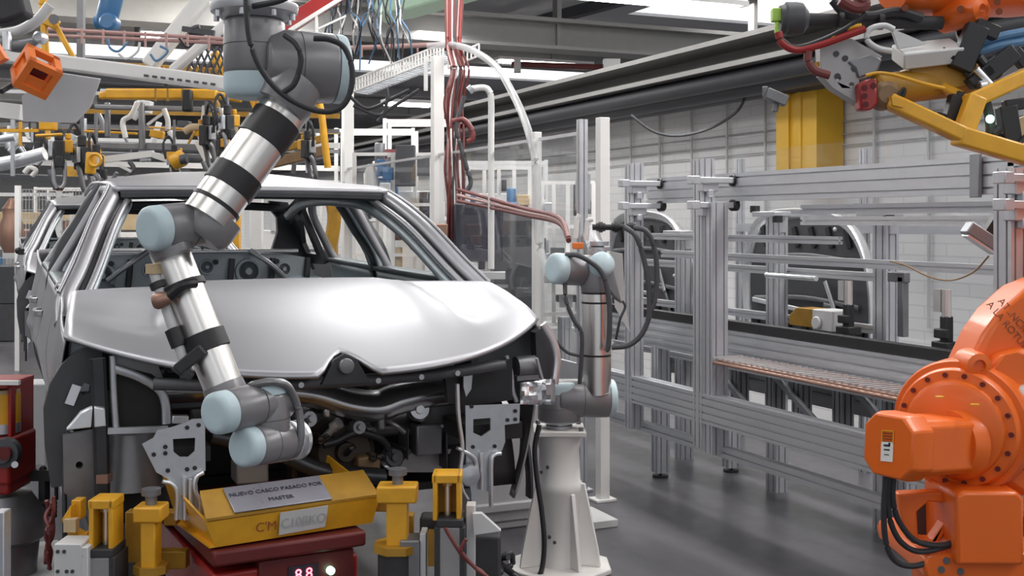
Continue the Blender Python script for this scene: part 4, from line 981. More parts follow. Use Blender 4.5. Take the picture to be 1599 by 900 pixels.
# vision sensor hung off the gantry
p = atX(1535, 372, 3.75); t = thing('vision_sensor', 'tilted grey sensor box hanging under the gantry beam beside the right post, wire trailing left', 'sensor', p)
Ms = Matrix((FV * -1, RV, UV_)).transposed() @ Matrix.Rotation(math.radians(-34), 3, 'X')
m = MB(); m.box(p, (.08, .17, .055), Ms); m.build('sensor_body', 'alu_dark', t, bevel=.006)
m = MB(); m.box(p - UV_ * .018 - FV * .0 - RV * .01, (.07, .14, .03), Ms); m.build('sensor_lens', 'galv_bright', t)
m = MB(); m.box(p + RV * .05 + UV_ * .05, (.05, .06, .10), Ms); m.build('sensor_bracket', 'black', t)
MB().tube([atX(u, v, 3.75) for u, v in ((1544, 400), (1520, 425), (1485, 438), (1450, 432), (1415, 415), (1390, 408))], .004, 6).build('sensor_wire', 'brown', t)
# clear guard panel with posts in front of the wall
XW = 4.95
gp = thing('clear_guard', 'clear plastic guard on slim posts in front of the white wall, behind the conveyor', 'guard', (XW, 5.2, 0))
m = MB(); m.box2((XW, 2.9, .9), (XW + .008, Yof(1145, XW), 2.11)); m.build('pane', 'perspex', gp)
for u in (1147, 1340, 1600): prof_post('post', XW + .05, Yof(u, XW), 0, 2.06, .05, .05, gp)
m = MB(); m.box2((XW + .02, 2.9, 1.52), (XW + .08, Yof(1147, XW), 1.58)); m.build('rail', 'alu', gp)
# ---------------------------------------------------------------- clear fence along the line
XN = 3.12
def fpost(u, ztop, w, m, label, nm='fence_post', X=XN, foot=True):
    Y = Yof(u, X); t = thing(nm, label, 'post', (X, Y, 0), 'posts of the clear fence')
    if m == 'alu': prof_post('upright', X, Y, 0.01, ztop, w, w, t, 1, 1)
    else: MB().box((X, Y, ztop / 2 + .005), (w, w, ztop - .01)).build('upright', m, t, bevel=.004)
    if foot: MB().box((X, Y, .008), (w * 2.1, w * 1.7, .016)).build('foot_plate', m, t, bevel=.003)
    return t
fpost(543, 2.93, .10, 'white_paint', 'white fence post behind the car roof, left of the tall one')
fpost(683, 2.90, .085, 'white_paint', 'tall white fence post beside the red cable bundle')
fpost(838, 2.17, .05, 'white_paint', 'slim white fence post where the arched hose comes down')
fpost(909, 2.20, .05, 'alu', 'bare aluminium fence post behind the pedestal robot')
fpost(941, 2.19, .062, 'white_paint', 'white square fence post on a foot plate, right of the pedestal robot')
for a, b, lab in ((683, 838, 'clear plastic fence panel between the tall white post and the slim white post'), (838, 909, 'clear plastic fence panel behind the pedestal robot'), (543, 683, 'clear plastic fence panel behind the car roof, between the two tall white posts')):
    Y0, Y1 = Yof(b, XN) + .05, Yof(a, XN) - .05
    t = thing('clear_fence', lab, 'fence panel', (XN, Y1, .3), 'clear fence panels'); zt = 2.12
    MB().box2((XN - .004, Y0, .75), (XN + .004, Y1, zt)).build('pane', 'perspex', t)
    MB().box2((XN - .012, Y0, .0), (XN + .012, Y1, .75)).build('kick_plate', 'alu', t); MB().box2((XN - .012, Y0, zt - .01), (XN + .012, Y1, zt + .01)).build('top_rail', 'alu', t)
# grey skirting cabinet behind the pedestal
m = MB(); a = at(795, 700, 6.0); m.box((a.x, a.y + .2, .34), (.42, .45, .60)); m.box((a.x, a.y + .2, .02), (.40, .43, .04)); m.box((a.x, a.y - .03, .12), (.44, .03, .05)); t = tag(m.build('control_cabinet', 'grey_paint', None, bevel=.01), 'low grey cabinet on the floor behind the white pedestal', 'cabinet')
m = MB(); a = at(905, 800, 6.1); m.box((a.x, a.y, .02), (.30, .3, .04)); m.cyl((a.x, a.y, .04), (a.x, a.y, .09), .03, seg=12); t = tag(m.build('floor_socket', 'grey_light', None, bevel=.004), 'pale floor box with a black knob beside the white fence post foot', 'floor box')
# ================================================================ orange industrial robot and its gripper
D4 = 4.0; P4 = D4 / FPX
def o4(u, v, dd=0.): return at(u, v, D4 + dd)
b = o4(1520, 880); b.z = 0
t = thing('industrial_robot', 'large orange industrial robot with a round shoulder joint and motor, at the right edge', 'robot', b)
ax = (-RV * .62 - FV * .78).normalized()          # shoulder axis, towards the viewer and left
cD = o4(1495, 668)
# base frame and pedestal
m = MB(); m.plate([o4(u, v, -.12) for u, v in ((1442, 884), (1446, 872), (1480, 866), (1640, 862), (1640, 905), (1446, 905))], .5, FV); m.build('base_frame', 'orange', t, bevel=.015)
m = MB(); c = o4(1540, 905); c = c + RV * .08; m.cyl((c.x, c.y + .15, 0), (c.x, c.y + .15, c.z), .22, seg=32); m.build('pedestal', 'orange', t)
m = MB(); m.plate([o4(u, v, -.16) for u, v in ((1492, 775), (1505, 768), (1590, 768), (1600, 780), (1600, 884), (1494, 884))], .30, FV); m.build('axis_motor', 'orange', t, bevel=.022)
m = MB(); m.box(o4(1541, 773, -.10), (.12, .1, .006), M3); m.build('rating_plate', 'label_white', t)
m = MB()
for u, v in ((1470, 890), (1500, 893), (1478, 876)): m.cyl(o4(u, v, -.125), o4(u, v, -.10), .012, seg=10)
m.build('bolt', 'charcoal', t)
# side bracket with an opening
m = MB(); m.plate([o4(u, v, -.05) for u, v in ((1402, 772), (1490, 768), (1492, 800), (1470, 845), (1425, 850), (1410, 822))], .06, FV, [[o4(u, v, -.05) for u, v in ((1432, 800), (1450, 784), (1474, 786), (1476, 815), (1456, 844), (1434, 840))]]); m.build('side_bracket', 'orange', t, bevel=.008)
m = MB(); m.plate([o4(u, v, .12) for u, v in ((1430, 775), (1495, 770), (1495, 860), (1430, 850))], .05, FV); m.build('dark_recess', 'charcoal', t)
# shoulder housing: thick disc with bolts
m = MB(); m.lathe(cD - ax * .16, ax, [(0, .20), (.04, .235), (.13, .235), (.15, .228), (.152, .21), (.17, .208), (.185, .20), (.19, .17), (.205, .165), (.215, .15), (.22, .0)], 56); m.build('shoulder_housing', 'orange', t, smooth=35)
m = MB(); sA, sB = frame_of(ax)
for k in range(18):
    a = 2 * PI * k / 18; q = cD + ax * .03 + (sA * math.cos(a) + sB * math.sin(a)) * .186; m.cyl(q - ax * .012, q + ax * .004, .009, seg=8)
m.build('bolt', 'red_dark', t)
# motor
mo = cD + ax * .05 - UV_ * .045; me_ = o4(1386, 697, -.20)
md = (me_ - mo).normalized(); Lm = (me_ - mo).length
def sq(r, ch): 
    c = r - ch; return [(-r, -c), (-c, -r), (c, -r), (r, -c), (r, c), (c, r), (-c, r), (-r, c)]
m = MB(); m.sweep([mo, mo + md * (Lm * .72)], sq(.092, .02)); m.sweep([mo + md * Lm * .70, mo + md * Lm * .9, mo + md * Lm], sq(.108, .045), scale=[1, 1, .93]); mt = m.build('shoulder_motor', 'orange', t, bevel=.006)
m = MB(); m.lathe(mo - md * .03, md, [(0, .13), (.02, .125), (.05, .11)], 36); m.build('motor_flange', 'orange', t)
la, lb = frame_of(md)
fc = mo + md * (Lm + .002)
sx = RV - md * RV.dot(md); sx.normalize(); su = UV_ - md * UV_.dot(md); su.normalize()
Ml = Matrix((sx, su, md)).transposed()
lab = MB().box(fc + su * -.018, (.05, .065, .002), Ml).build('warning_label', 'label_white', mt)
m = MB(); 
for dx, dy, w, h in ((0, .05, .052, .004), (-.024, .03, .004, .042), (.024, .03, .004, .042)): m.box(fc + sx * dx + su * dy, (w, h, .002), Ml)
m.build('label_border', 'yellow', mt)
m = MB()
for k in range(4): m.box(fc + su * (.042 - .009 * k), (.038, .003, .002), Ml)
m.build('label_lines', 'ink_brown', mt)
m = MB()
for dx, dy, w, h in ((0, .002, .026, .007), (.010, .007, .008, .010), (0, -.012, .024, .005), (0, -.028, .02, .003)): m.box(fc + sx * dx + su * dy + md * .001, (w, h, .002), Ml)
m.build('label_symbol', 'ink', lab)
# lower arm going up to the right
m = MB(); m.plate([o4(u, v, .02) for u, v in ((1500, 600), (1518, 560), (1535, 525), (1560, 490), (1605, 450), (1680, 420), (1700, 640), (1660, 760), (1600, 780), (1560, 750), (1520, 720))], .22, FV); m.build('lower_arm', 'orange', t, bevel=.04)
m = MB(); m.plate([o4(u, v, -.035) for u, v in ((1528, 600), (1560, 612), (1580, 640), (1592, 690), (1640, 700), (1650, 560), (1600, 545), (1560, 555))], .07, FV); m.build('arm_cover', 'orange', t, bevel=.02)
m = MB(); m.lathe(o4(1524, 570, -.02), -FV, [(-.08, .05), (0, .047), (.03, .042), (.035, .022), (.02, .02), (.02, 0)], 24); m.build('lifting_lug', 'orange', t)
m = MB(); m.lathe(o4(1612, 640, -.06), -FV, [(-.06, .085), (.0, .085), (.012, .075), (.02, .05), (.02, 0)], 30); m.build('axle_cover', 'grey_light', t)
m = MB(); m.lathe(o4(1600, 705, -.04), -FV + RV * .2, [(-.1, .07), (0, .065), (.02, .05), (.02, 0)], 24); m.build('gear_motor', 'orange', t)
sN = (-FV + UV_ * .1).normalized()
tx = (RV * .62 - UV_ * .78).normalized()
text_part('lettering', 'ATENCION', .036, face_M(o4(1588, 500, .018), tx, sN), 'ink_brown', t)
text_part('lettering', 'A LA ROTURA', .036, face_M(o4(1577, 513, .018), tx, sN), 'ink_brown', t)
for k, v in enumerate((632, 652)):
    MB().box(o4(1467 + 55 * k, 620 + 12 * k, -.17), (.026, .018, .004), M3).build('warning_label', 'yellow', t)
for q in ([(1390, 740), (1386, 780), (1392, 820), (1410, 850), (1440, 862), (1490, 850)], [(1396, 738), (1394, 780), (1404, 815), (1430, 845), (1470, 852), (1500, 842)], [(1384, 742), (1380, 800), (1384, 850), (1400, 878), (1430, 884), (1470, 870)]):
    MB().tube([o4(u, v, -.16 + .012 * k) for k, (u, v) in enumerate(q)], .010, 10).build('motor_cable', 'rubber', t)
MB().cyl(o4(1392, 745, -.17), o4(1392, 728, -.17), .022, seg=16).build('cable_gland', 'black', t)
# upper arm and forearm arching back over the line (its far links run outside the picture)
f0, f1 = o4(1690, -60, .25), o4(1392, -22, -.05)
fd4 = (f1 - f0).normalized(); Lf = (f1 - f0).length
MB().lathe(f0, fd4, [(0, .17), (.12, .175), (Lf * .42, .165), (Lf * .5, .155), (Lf * .68, .15), (Lf * .82, .12), (Lf * .95, .10), (Lf, .085)], 40).build('forearm', 'orange', t, smooth=40)
m = MB(); m.lathe(o4(1505, 20, -.05), (RV * .5 - FV * .8), [(-.08, .06), (0, .055), (.07, .045), (.075, .02), (.06, 0)], 24); m.build('forearm_joint', 'orange', t)
m = MB(); m.path_bar([o4(1665, 580, .13), o4(1700, 430, .15), o4(1760, 300, .25), o4(1790, 120, .3), o4(1740, -30, .3)], .22, .2, (0, 1, 0)); m.build('upper_arm', 'orange', t, smooth=50)
m = MB()
for u, v in ((1413, 12), (1500, 14), (1560, 18), (1557, 3)):
    m.cyl(o4(u, v, -.19), o4(u, v, -.10), .012, seg=8)
m.build('bolt', 'ink_brown', t)
for q, mm in (([(1300, 0), (1320, 20), (1360, 25), (1400, 18), (1440, 28)], 'rubber'), ([(1600, 50), (1560, 58), (1530, 68), (1505, 85)], 'blue_cable'), ([(1600, 65), (1560, 72), (1520, 85)], 'blue_cable')):
    MB().tube([o4(u, v, -.10) for u, v in q], .016, 10).build('dress_hose', mm, t)
m = MB()
for k in range(5): c = o4(1505 + 6 * k, 42 + 4 * k, -.02); m.torus(c, RV, .045, .012, 20, 6)
m.build('hose_guide', 'black', t)
# ---------------------------------------------------------------- gripper
DG = 3.85
def og(u, v, dd=0.): return at(u, v, DG + dd)
t = thing('robot_gripper', 'yellow framed gripper with grey tool plate and red block, hanging from the orange robot', 'gripper', og(1480, 240))
m = MB(); m.plate([og(u, v, 0) for u, v in ((1280, 74), (1300, 62), (1330, 60), (1378, 88), (1362, 106), (1360, 120), (1342, 124), (1344, 165), (1300, 138), (1282, 118))], .06, FV, [[og(1309 + 4 * math.cos(a), 122 + 4 * math.sin(a)) for a in [2 * PI * k / 10 for k in range(10)]], [og(1330 + 4 * math.cos(a), 133 + 4 * math.sin(a)) for a in [2 * PI * k / 10 for k in range(10)]]]); m.build('tool_plate', 'grey_block', t, bevel=.006)
m = MB()
for u, v in ((1306, 84), (1320, 91), (1334, 107), (1308, 119)): m.cyl(og(u, v, -.006), og(u, v, .02), .010, seg=10)
m.build('bolt', 'charcoal', t)
m = MB(); m.plate([og(u, v, -.01) for u, v in ((1324, 96), (1362, 84), (1378, 92), (1372, 110), (1340, 122), (1336, 108))], .10, FV); m.build('wedge_block', 'steel_mid', t, bevel=.006)
Mb = M3 @ Matrix.Rotation(math.radians(12), 3, 'X') @ Matrix.Rotation(math.radians(6), 3, 'Y')
m = MB(); m.box(og(1448, 84, .05), (.20, .14, .055), M3 @ Matrix.Rotation(math.radians(22), 3, 'X') @ Matrix.Rotation(math.radians(-7), 3, 'Y')); m.build('valve_manifold', 'grey_light', t, bevel=.006)
m = MB(); m.plate([og(u, v, .0) for u, v in ((1393, 45), (1418, 55), (1448, 68), (1404, 76))], .02, FV); m.build('manifold_cover', 'grey_light', t)
m = MB(); m.cyl(og(1365, 142, .02), og(1530, 122, .12), .055, seg=28, bev=.01); m.plate([og(u, v, .02) for u, v in ((1420, 105), (1480, 88), (1530, 95), (1525, 135), (1470, 142), (1425, 138))], .12, FV); m.build('gripper_body', 'yellow_dirty_shaded', t, bevel=.01)
m = MB(); m.plate([og(u, v, -.04) for u, v in ((1340, 132), (1352, 124), (1370, 122), (1372, 160), (1362, 172), (1344, 172))], .07, FV); rb = m.build('coupling_block', 'red', t, bevel=.008)
m = MB()
for u, v in ((1350, 137), (1350, 150), (1352, 163), (1364, 134)): m.cyl(og(u, v, -.045), og(u, v, -.03), .010, seg=10)
m.build('port', 'red_dark', rb)
m = MB(); m.lathe(og(1384, 148, -.02), -FV, [(-.05, .05), (0, .048), (.02, .03), (.02, 0)], 22); m.build('coupling_ring', 'brown', t)
def ybar(a, b, w, h, nm='frame_bar'):
    p, q = og(*a), og(*b); up = -FV
    return MB().bar(p, q, w, h, up).build(nm, 'yellow', t, bevel=.008)
ybar((1388, 158, -.02), (1508, 214, -.08), .05, .07); ybar((1500, 220, -.08), (1524, 152, -.05), .06, .06); ybar((1512, 160, -.05), (1625, 108, .02), .052, .06); ybar((1494, 212, -.08), (1640, 254, -.02), .062, .07)
ybar((1470, 135, .04), (1520, 160, -.02), .03, .04)
m = MB(); m.plate([og(u, v, -.07) for u, v in ((1392, 150), (1412, 158), (1410, 168), (1394, 164))], .03, FV); m.build('frame_lug', 'yellow', t)
def clampunit(u, v, a, s=1.):
    R = M3 @ Matrix.Rotation(a, 3, 'Y'); m = MB(); c = og(u, v, 0)
    m.box(c, (.045 * s, .05, .10 * s), R); m.box(c + R @ V((.02 * s, 0, .05 * s)), (.05 * s, .04, .03 * s), R); m.cyl(c + R @ V((-.02 * s, 0, -.03 * s)), c + R @ V((-.05 * s, 0, -.03 * s)), .012 * s, seg=10)
    m.build('pneumatic_clamp', 'black', t, bevel=.004)
clampunit(1488, 172, .25); clampunit(1575, 196, -.15, 1.3); clampunit(1530, 120, .9, .9); clampunit(1512, 75, .4, 1.6); clampunit(1560, 100, .9, 1.3)
MB().ball(og(1546, 186, -.06), .014, 12).build('status_light', 'led_green', t)['label'] = 'green status light'
m = MB(); m.tube([og(u, v, -.03) for u, v in ((1530, 130), (1540, 160), (1546, 190), (1548, 210), (1560, 200))], .016); m.tube([og(u, v, -.03) for u, v in ((1570, 220), (1590, 225), (1610, 200))], .008); m.build('hose', 'rubber', t)
m = MB(); m.cyl(og(1524, 108, -.03), og(1548, 134, -.03), .012, seg=12); m.cyl(og(1530, 134, -.04), og(1540, 132, -.04), .016, seg=12); m.build('cylinder_rod', 'galv_bright', t)
m = MB(); m.plate([og(u, v, .1) for u, v in ((1580, 190), (1605, 180), (1605, 215), (1585, 210))], .04, FV); m.build('pad', 'tan', t)
# left head: round black motor, lime plug, arm, hoses
m = MB(); m.lathe(og(1252, 30, .06), -RV, [(-.02, .03), (0, .055), (.02, .058), (.055, .058), (.06, .05), (.075, .046)], 28); m.build('swivel_head', 'charcoal', t, smooth=40)
m = MB(); m.box(og(1213, 24, .06), (.035, .04, .045), M3); m.box(og(1213, 44, .05), (.014, .02, .04), M3); m.build('plug', 'lime', t, bevel=.004)
m = MB(); m.cyl(og(1255, 31, .06), og(1470, 36, .1), .024, seg=16); m.cyl(og(1310, 32, .05), og(1316, 32, .05), .03, seg=16); m.cyl(og(1370, 32, .06), og(1378, 32, .06), .032, seg=16); m.build('reach_arm', 'black_soft', t)
for q, r, mm in (([(1215, 50), (1222, 68), (1245, 78), (1280, 70), (1320, 56), (1350, 45)], .013, 'red'), ([(1218, 60), (1240, 74), (1275, 66), (1320, 45), (1352, 22)], .009, 'black'), ([(1262, 80), (1262, 95), (1272, 110), (1295, 118)], .014, 'red_cable'), ([(1352, 118), (1372, 114), (1400, 118), (1440, 130), (1475, 138)], .006, 'yellow'), ([(1392, 80), (1370, 75), (1354, 62), (1358, 46), (1380, 40), (1396, 46)], .010, 'grey_light'), ([(1395, 160), (1410, 150), (1412, 138), (1404, 148), (1396, 165)], .006, 'black'), ([(1290, 66), (1310, 50), (1330, 42), (1345, 40)], .008, 'yellow'), ([(1312, 0), (1335, 12), (1350, 8), (1345, -8)], .02, 'red_cable')):
    MB().tube([og(u, v, -.05) for u, v in q], r, 10).build('hose', mm, t)
m = MB(); m.plate([og(u, v, .02) for u, v in ((1272, 98), (1298, 90), (1300, 112), (1284, 110))], .03, FV); m.build('corner_pad', 'yellow', t)
cable('dress_cable', [atX(u, v, 3.55) for u, v in ((1592, 335), (1597, 370), (1590, 400), (1598, 430))], .012, 'red_cable', 'red hose hanging beside the right gantry post')
# ================================================================ overhead equipment and far background
def pbar(m, a, b, wpx, d0, d1=None, hpx=None):
    d1 = d1 or d0; p, q = at(*a, d0), at(*b, d1); k = d0 / FPX
    return m.bar(p, q, (hpx or wpx) * k, wpx * k, up=UV_ if abs((q - p).normalized().z) < .8 else FV)
def one(mb, name, m, label, cat, group=None, bevel=0., **k):
    return tag(mb.build(name, m, None, bevel=bevel, **k), label, cat, group)
# --- upper left --------------------------------------------------------------------------------------------
t = thing('overhead_boom', 'long white boom crossing the upper left, with a row of slots at its right end', 'boom', at(170, 110, 6.4))
m = MB(); pbar(m, (-60, 78), (360, 132), 22, 6.4, 6.4, 30); m.build('beam', 'white_paint', t, bevel=.01)
m = MB()
for k in range(9): 
    u = 225 + 13 * k; pbar(m, (u, 84 + 54 * (u + 30) / 420 + 1), (u + 7, 85 + 54 * (u + 30) / 420 + 1), 3.5, 6.33)
m.build('slot', 'charcoal', t)
m = MB(); pbar(m, (0, 172), (36, 176), 24, 6.6); pbar(m, (-20, 68), (30, 76), 14, 6.5); m.build('arm_bracket', 'white_paint', t)
m = MB(); m.plate([at(u, v, 6.0) for u, v in ((36, 190), (34, 150), (90, 114), (156, 124), (140, 168), (118, 192))], .02, FV + UV_ * .3); one(m, 'baffle_plate', 'grey_paint', 'flat grey sheet metal baffle below the white boom at upper left', 'plate')
# orange lamp cage on a dark stem
t = thing('inspection_lamp', 'orange framed lamp box on a dark stem hanging at upper left', 'lamp', at(57, 113, 5.2))
R = M3 @ Matrix.Rotation(math.radians(27), 3, 'Y') @ Matrix.Rotation(math.radians(40), 3, 'Z') @ Matrix.Rotation(math.radians(20), 3, 'X')
c = at(57, 112, 5.2); s = .062; m = MB()
for a in (-1, 1):
    for b_ in (-1, 1):
        m.box(c + R @ V((0, a * s, b_ * s)), (2 * s + .03, .032, .03), R); m.box(c + R @ V((a * s, 0, b_ * s)), (.032, 2 * s + .03, .03), R); m.box(c + R @ V((a * s, b_ * s, 0)), (.032, .03, 2 * s + .03), R)
m.box(c + R @ V((0, -s, -s * .5)), (2 * s, .012, s), R); m.box(c + R @ V((-s, 0, -s * .4)), (.012, 2 * s, s * 1.2), R); m.box(c + R @ V((0, 0, -s)), (2 * s, 2 * s, .01), R)
m.build('cage', 'orange_lamp', t)
m = MB(); m.box(c, (.075, .075, .075), R); m.build('lamp_core', 'red_dark', t)
MB().cyl(at(28, 128, 5.2), at(2, 143, 5.1), .012, seg=12).build('stem', 'rubber', t)
m = MB(); pbar(m, (-12, 68), (5, 96), 16, 5.2); one(m, 'inspection_lamp', 'orange_lamp', 'edge of another orange lamp box cut by the left border of the picture', 'lamp')
# dark shade and grey arms at the corner
m = MB(); m.plate([at(u, v, 5.5) for u, v in ((-15, -15), (30, -15), (40, 22), (10, 34), (-15, 38))], .12, FV); one(m, 'shrouded_welder', 'black_soft', 'black shrouded welding head in the top left corner', 'welding head', bevel=.02)
t = thing('support_arm', 'grey jointed support arm under the black shrouded head at top left', 'arm', at(40, 60, 5.8))
m = MB(); m.path_bar([at(u, v, 5.8) for u, v in ((-10, 55), (30, 48), (60, 30), (78, 8))], .05, .04, FV); m.build('upper_link', 'grey_light', t, smooth=50)
m = MB(); m.path_bar([at(u, v, 5.8) for u, v in ((-10, 62), (25, 72), (60, 68))], .06, .08, FV); m.build('lower_link', 'steel_mid', t, smooth=50)
m = MB(); m.cyl(at(11, 50, 5.75), at(11, 78, 5.75), .022, seg=14); m.lathe(at(60, 58, 5.75), -FV, [(-.05, .03), (0, .03), (.01, .02)], 16); m.build('pivot', 'galv_bright', t)
t = thing('hoist_bracket', 'yellow A-shaped hoist bracket at upper left, in front of the dark hanging post', 'bracket', at(92, 60, 7))
m = MB(); pbar(m, (66, -6), (72, 95), 10, 7); pbar(m, (76, 20), (118, 96), 8, 7); pbar(m, (66, 28), (90, 40), 16, 7); pbar(m, (62, 2), (72, 4), 12, 7); m.build('frame', 'yellow', t, bevel=.01)
MB().cyl(at(84, 30, 6.9), at(84, 30, 7.05), .03, seg=14).build('pivot', 'steel_mid', t)
m = MB(); pbar(m, (127, -20), (126, 105), 10, 7.6); one(m, 'hanging_post', 'steel_mid', 'dark vertical hanger post at upper left', 'post')
# blue robot arm far above
t = thing('paint_robot', 'blue robot wrist reaching down from the roof at upper left', 'robot', at(165, 20, 9))
m = MB(); m.cyl(at(180, -25, 9), at(165, 36, 9), .09, .085, 24, .02); m.build('arm', 'blue_robot', t)
m = MB(); m.cyl(at(148, 36, 9), at(184, 30, 9), .05, seg=20, bev=.012); m.lathe(at(168, 34, 8.9), -FV, [(-.1, .07), (0, .07), (.02, .05), (.02, 0)], 20); m.build('wrist', 'blue_robot', t)
# pink ladder of pipes
t = thing('pipe_rack', 'pair of pink overhead pipes tied by clips, running across the upper left', 'pipes', at(215, 55, 7.4))
for v0, v1 in ((45, 62), (55, 68)):
    MB().cyl(at(70, v0, 7.4), at(372, v1, 7.4), .012, seg=8).build('pipe', 'pink_pipe', t)
for k in range(9):
    u = 95 + 33 * k; m = MB(); pbar(m, (u, 42 + k * 1.9), (u, 66 + k * 1.9), 3, 7.36); m.build('pipe_clip', 'pink_pipe', t)
for i, q in enumerate(([(168, 60), (172, 75), (185, 80), (200, 66)], [(185, 84), (198, 92), (215, 80), (218, 66)], [(280, 60), (292, 74), (300, 70)], [(235, 85), (245, 95), (262, 80), (250, 72)])):
    cable('hanging_cable', [at(u, v, 7.2) for u, v in q], .008, ['blue_cable', 'grey_light', 'black', 'blue_cable'][i], ['blue cable loop hanging left under the pink pipes', 'grey cable loop hanging under the pink pipes', 'black cable loop hanging at the right end of the pink pipes', 'blue cable loop beside the white diagonal struts'][i])
t = thing('roof_strut', 'pair of thick white diagonal struts left of the hanging robot', 'strut', at(290, 55, 7.9))
m = MB(); pbar(m, (335, -25), (232, 104), 24, 8.2); m.build('strut_tube', 'white_paint', t, bevel=.02)
m = MB(); pbar(m, (362, 30), (268, 112), 16, 7.8); m.build('strut_tube', 'white_paint', t, bevel=.02)
m = MB(); pbar(m, (285, 45), (335, 52), 8, 7.7); m.cyl(at(300, 46, 7.7), at(312, 42, 7.7), .02, seg=10); m.build('cross_tie', 'charcoal', t)
t = thing('lattice_gate', 'dark criss-cross lattice left of the hanging robot, partly behind white struts', 'lattice', at(325, 90, 8.6))
m = MB()
for k in range(7): pbar(m, (290 + 10 * k, 115), (310 + 10 * k, 72), 3, 8.6); pbar(m, (292 + 10 * k, 76), (306 + 10 * k, 116), 2.5, 8.63)
m.build('lattice_bars', 'charcoal', t)
# yellow overhead beams
t = thing('transfer_beam', 'long yellow overhead transfer beam with a black clamp, behind the hanging robot', 'beam', at(265, 148, 8.2))
m = MB(); pbar(m, (166, 147), (340, 148), 17, 8.2); pbar(m, (334, 148), (378, 155), 12, 8.2); pbar(m, (155, 150), (170, 148), 12, 8.2); m.build('beam', 'yellow', t, bevel=.015)
m = MB(); pbar(m, (293, 140), (293, 175), 15, 8.1); m.build('clamp', 'black', t, bevel=.015)
m = MB()
for u in (243, 262, 285): pbar(m, (u, 138), (u, 158), 3, 8.08)
m.build('strap', 'yellow_dirty_shaded', t)
t = thing('transfer_beam', 'yellow overhead beam with stacked dirty fittings, above the long one', 'beam', at(290, 110, 9))
m = MB(); pbar(m, (155, 100), (352, 112), 9, 9); pbar(m, (225, 108), (345, 116), 6, 8.9); m.build('beam', 'yellow_dirty_shaded', t, bevel=.01)
m = MB(); pbar(m, (335, 82), (352, 118), 14, 8.9); pbar(m, (330, 98), (352, 98), 6, 8.9); m.build('end_bracket', 'yellow', t, bevel=.01)
rr = random.Random(5); m = MB()
for k in range(9): u = 215 + k * 13; pbar(m, (u, 105 + rr.uniform(-4, 4)), (u + 7, 110 + rr.uniform(-4, 4)), rr.uniform(4, 9), 8.85)
m.build('fitting', 'yellow_dirty_shaded', t)
# grey tool frames with white brackets under the yellow beam
t = thing('tooling_gantry', 'grey overhead tooling frame with white brackets, below the long yellow beam', 'frame', at(240, 200, 8.6))
m = MB()
pbar(m, (148, 167), (345, 172), 8, 8.6); pbar(m, (120, 226), (330, 232), 12, 8.6); pbar(m, (221, 160), (222, 235), 9, 8.55); pbar(m, (168, 160), (168, 215), 8, 8.7); pbar(m, (125, 240), (340, 246), 9, 8.9)
m.build('frame_beam', 'steel_mid', t, bevel=.01)
m = MB()
for pts in (((215, 160), (205, 180), (192, 190), (196, 215)), ((256, 170), (262, 188), (262, 202)), ((320, 165), (318, 185), (312, 210), (322, 232)), ((345, 170), (352, 190), (346, 205))):
    m.path_bar([at(u, v, 8.4) for u, v in pts], .035, .035, FV)
pbar(m, (230, 195), (256, 176), 4, 8.4); pbar(m, (158, 250), (240, 240), 10, 8.4); pbar(m, (240, 242), (270, 252), 9, 8.4); pbar(m, (185, 258), (205, 268), 4, 8.4); pbar(m, (310, 220), (325, 250), 12, 8.4)
m.build('bracket', 'white_paint', t, smooth=50)
m = MB(); pbar(m, (130, 205), (215, 209), 4, 8.9); pbar(m, (235, 208), (256, 212), 12, 8.8); pbar(m, (232, 199), (300, 202), 3, 8.9); m.build('yellow_fitting', 'yellow', t, bevel=.01)
# welding guns / grippers hung in the frames: one of them, then copies
def make_gun():
    t = thing('hanging_welding_gun', 'x', 'welding gun', (0, 0, 0), 'welding guns hanging over the line')
    m = MB(); m.box((0, 0, -.10), (.07, .10, .16)); m.cyl((0, 0, -.02), (0, 0, .06), .03, seg=14); m.box((0, -.05, -.17), (.05, .06, .08)); m.build('gun_body', 'black_soft', t, bevel=.01)
    for s in (-1, 1):
        m = MB(); m.path_bar([V((s * .03, 0, -.16)), V((s * .036, -.03, -.20)), V((s * .034, -.06, -.31)), V((s * .012, -.08, -.36))], .028, .04, (0, 1, 0)); m.build('jaw', 'steel_mid', t, smooth=50)
        m = MB(); m.cyl((s * .012, -.08, -.36), (s * .002, -.08, -.37), .012, .006, 10); m.build('electrode', 'copper', t)
    m = MB(); m.box((.06, 0, -.06), (.06, .08, .09)); m.cyl((.06, 0, -.01), (.06, 0, .03), .02, seg=10); m.build('actuator', 'yellow', t, bevel=.008)
    m = MB(); m.cyl((0, 0, .05), (0, 0, .30), .014, seg=10); m.build('hanger_rod', 'steel_mid', t)
    m = MB(); m.tube([(0, 0, .06), (-.05, .02, .14), (-.10, .02, .06), (-.08, 0, -.08)], .012, 8); m.build('hose', 'rubber', t)
    m = MB(); m.box((-.055, -.01, -.08), (.03, .06, .11)); m.build('transformer', 'galv', t, bevel=.006)
    return t
gun = make_gun(); gun.location = at(92, 215, 8.0); gun['label'] = 'black welding gun with a yellow actuator hanging at far upper left, under the grey baffle'
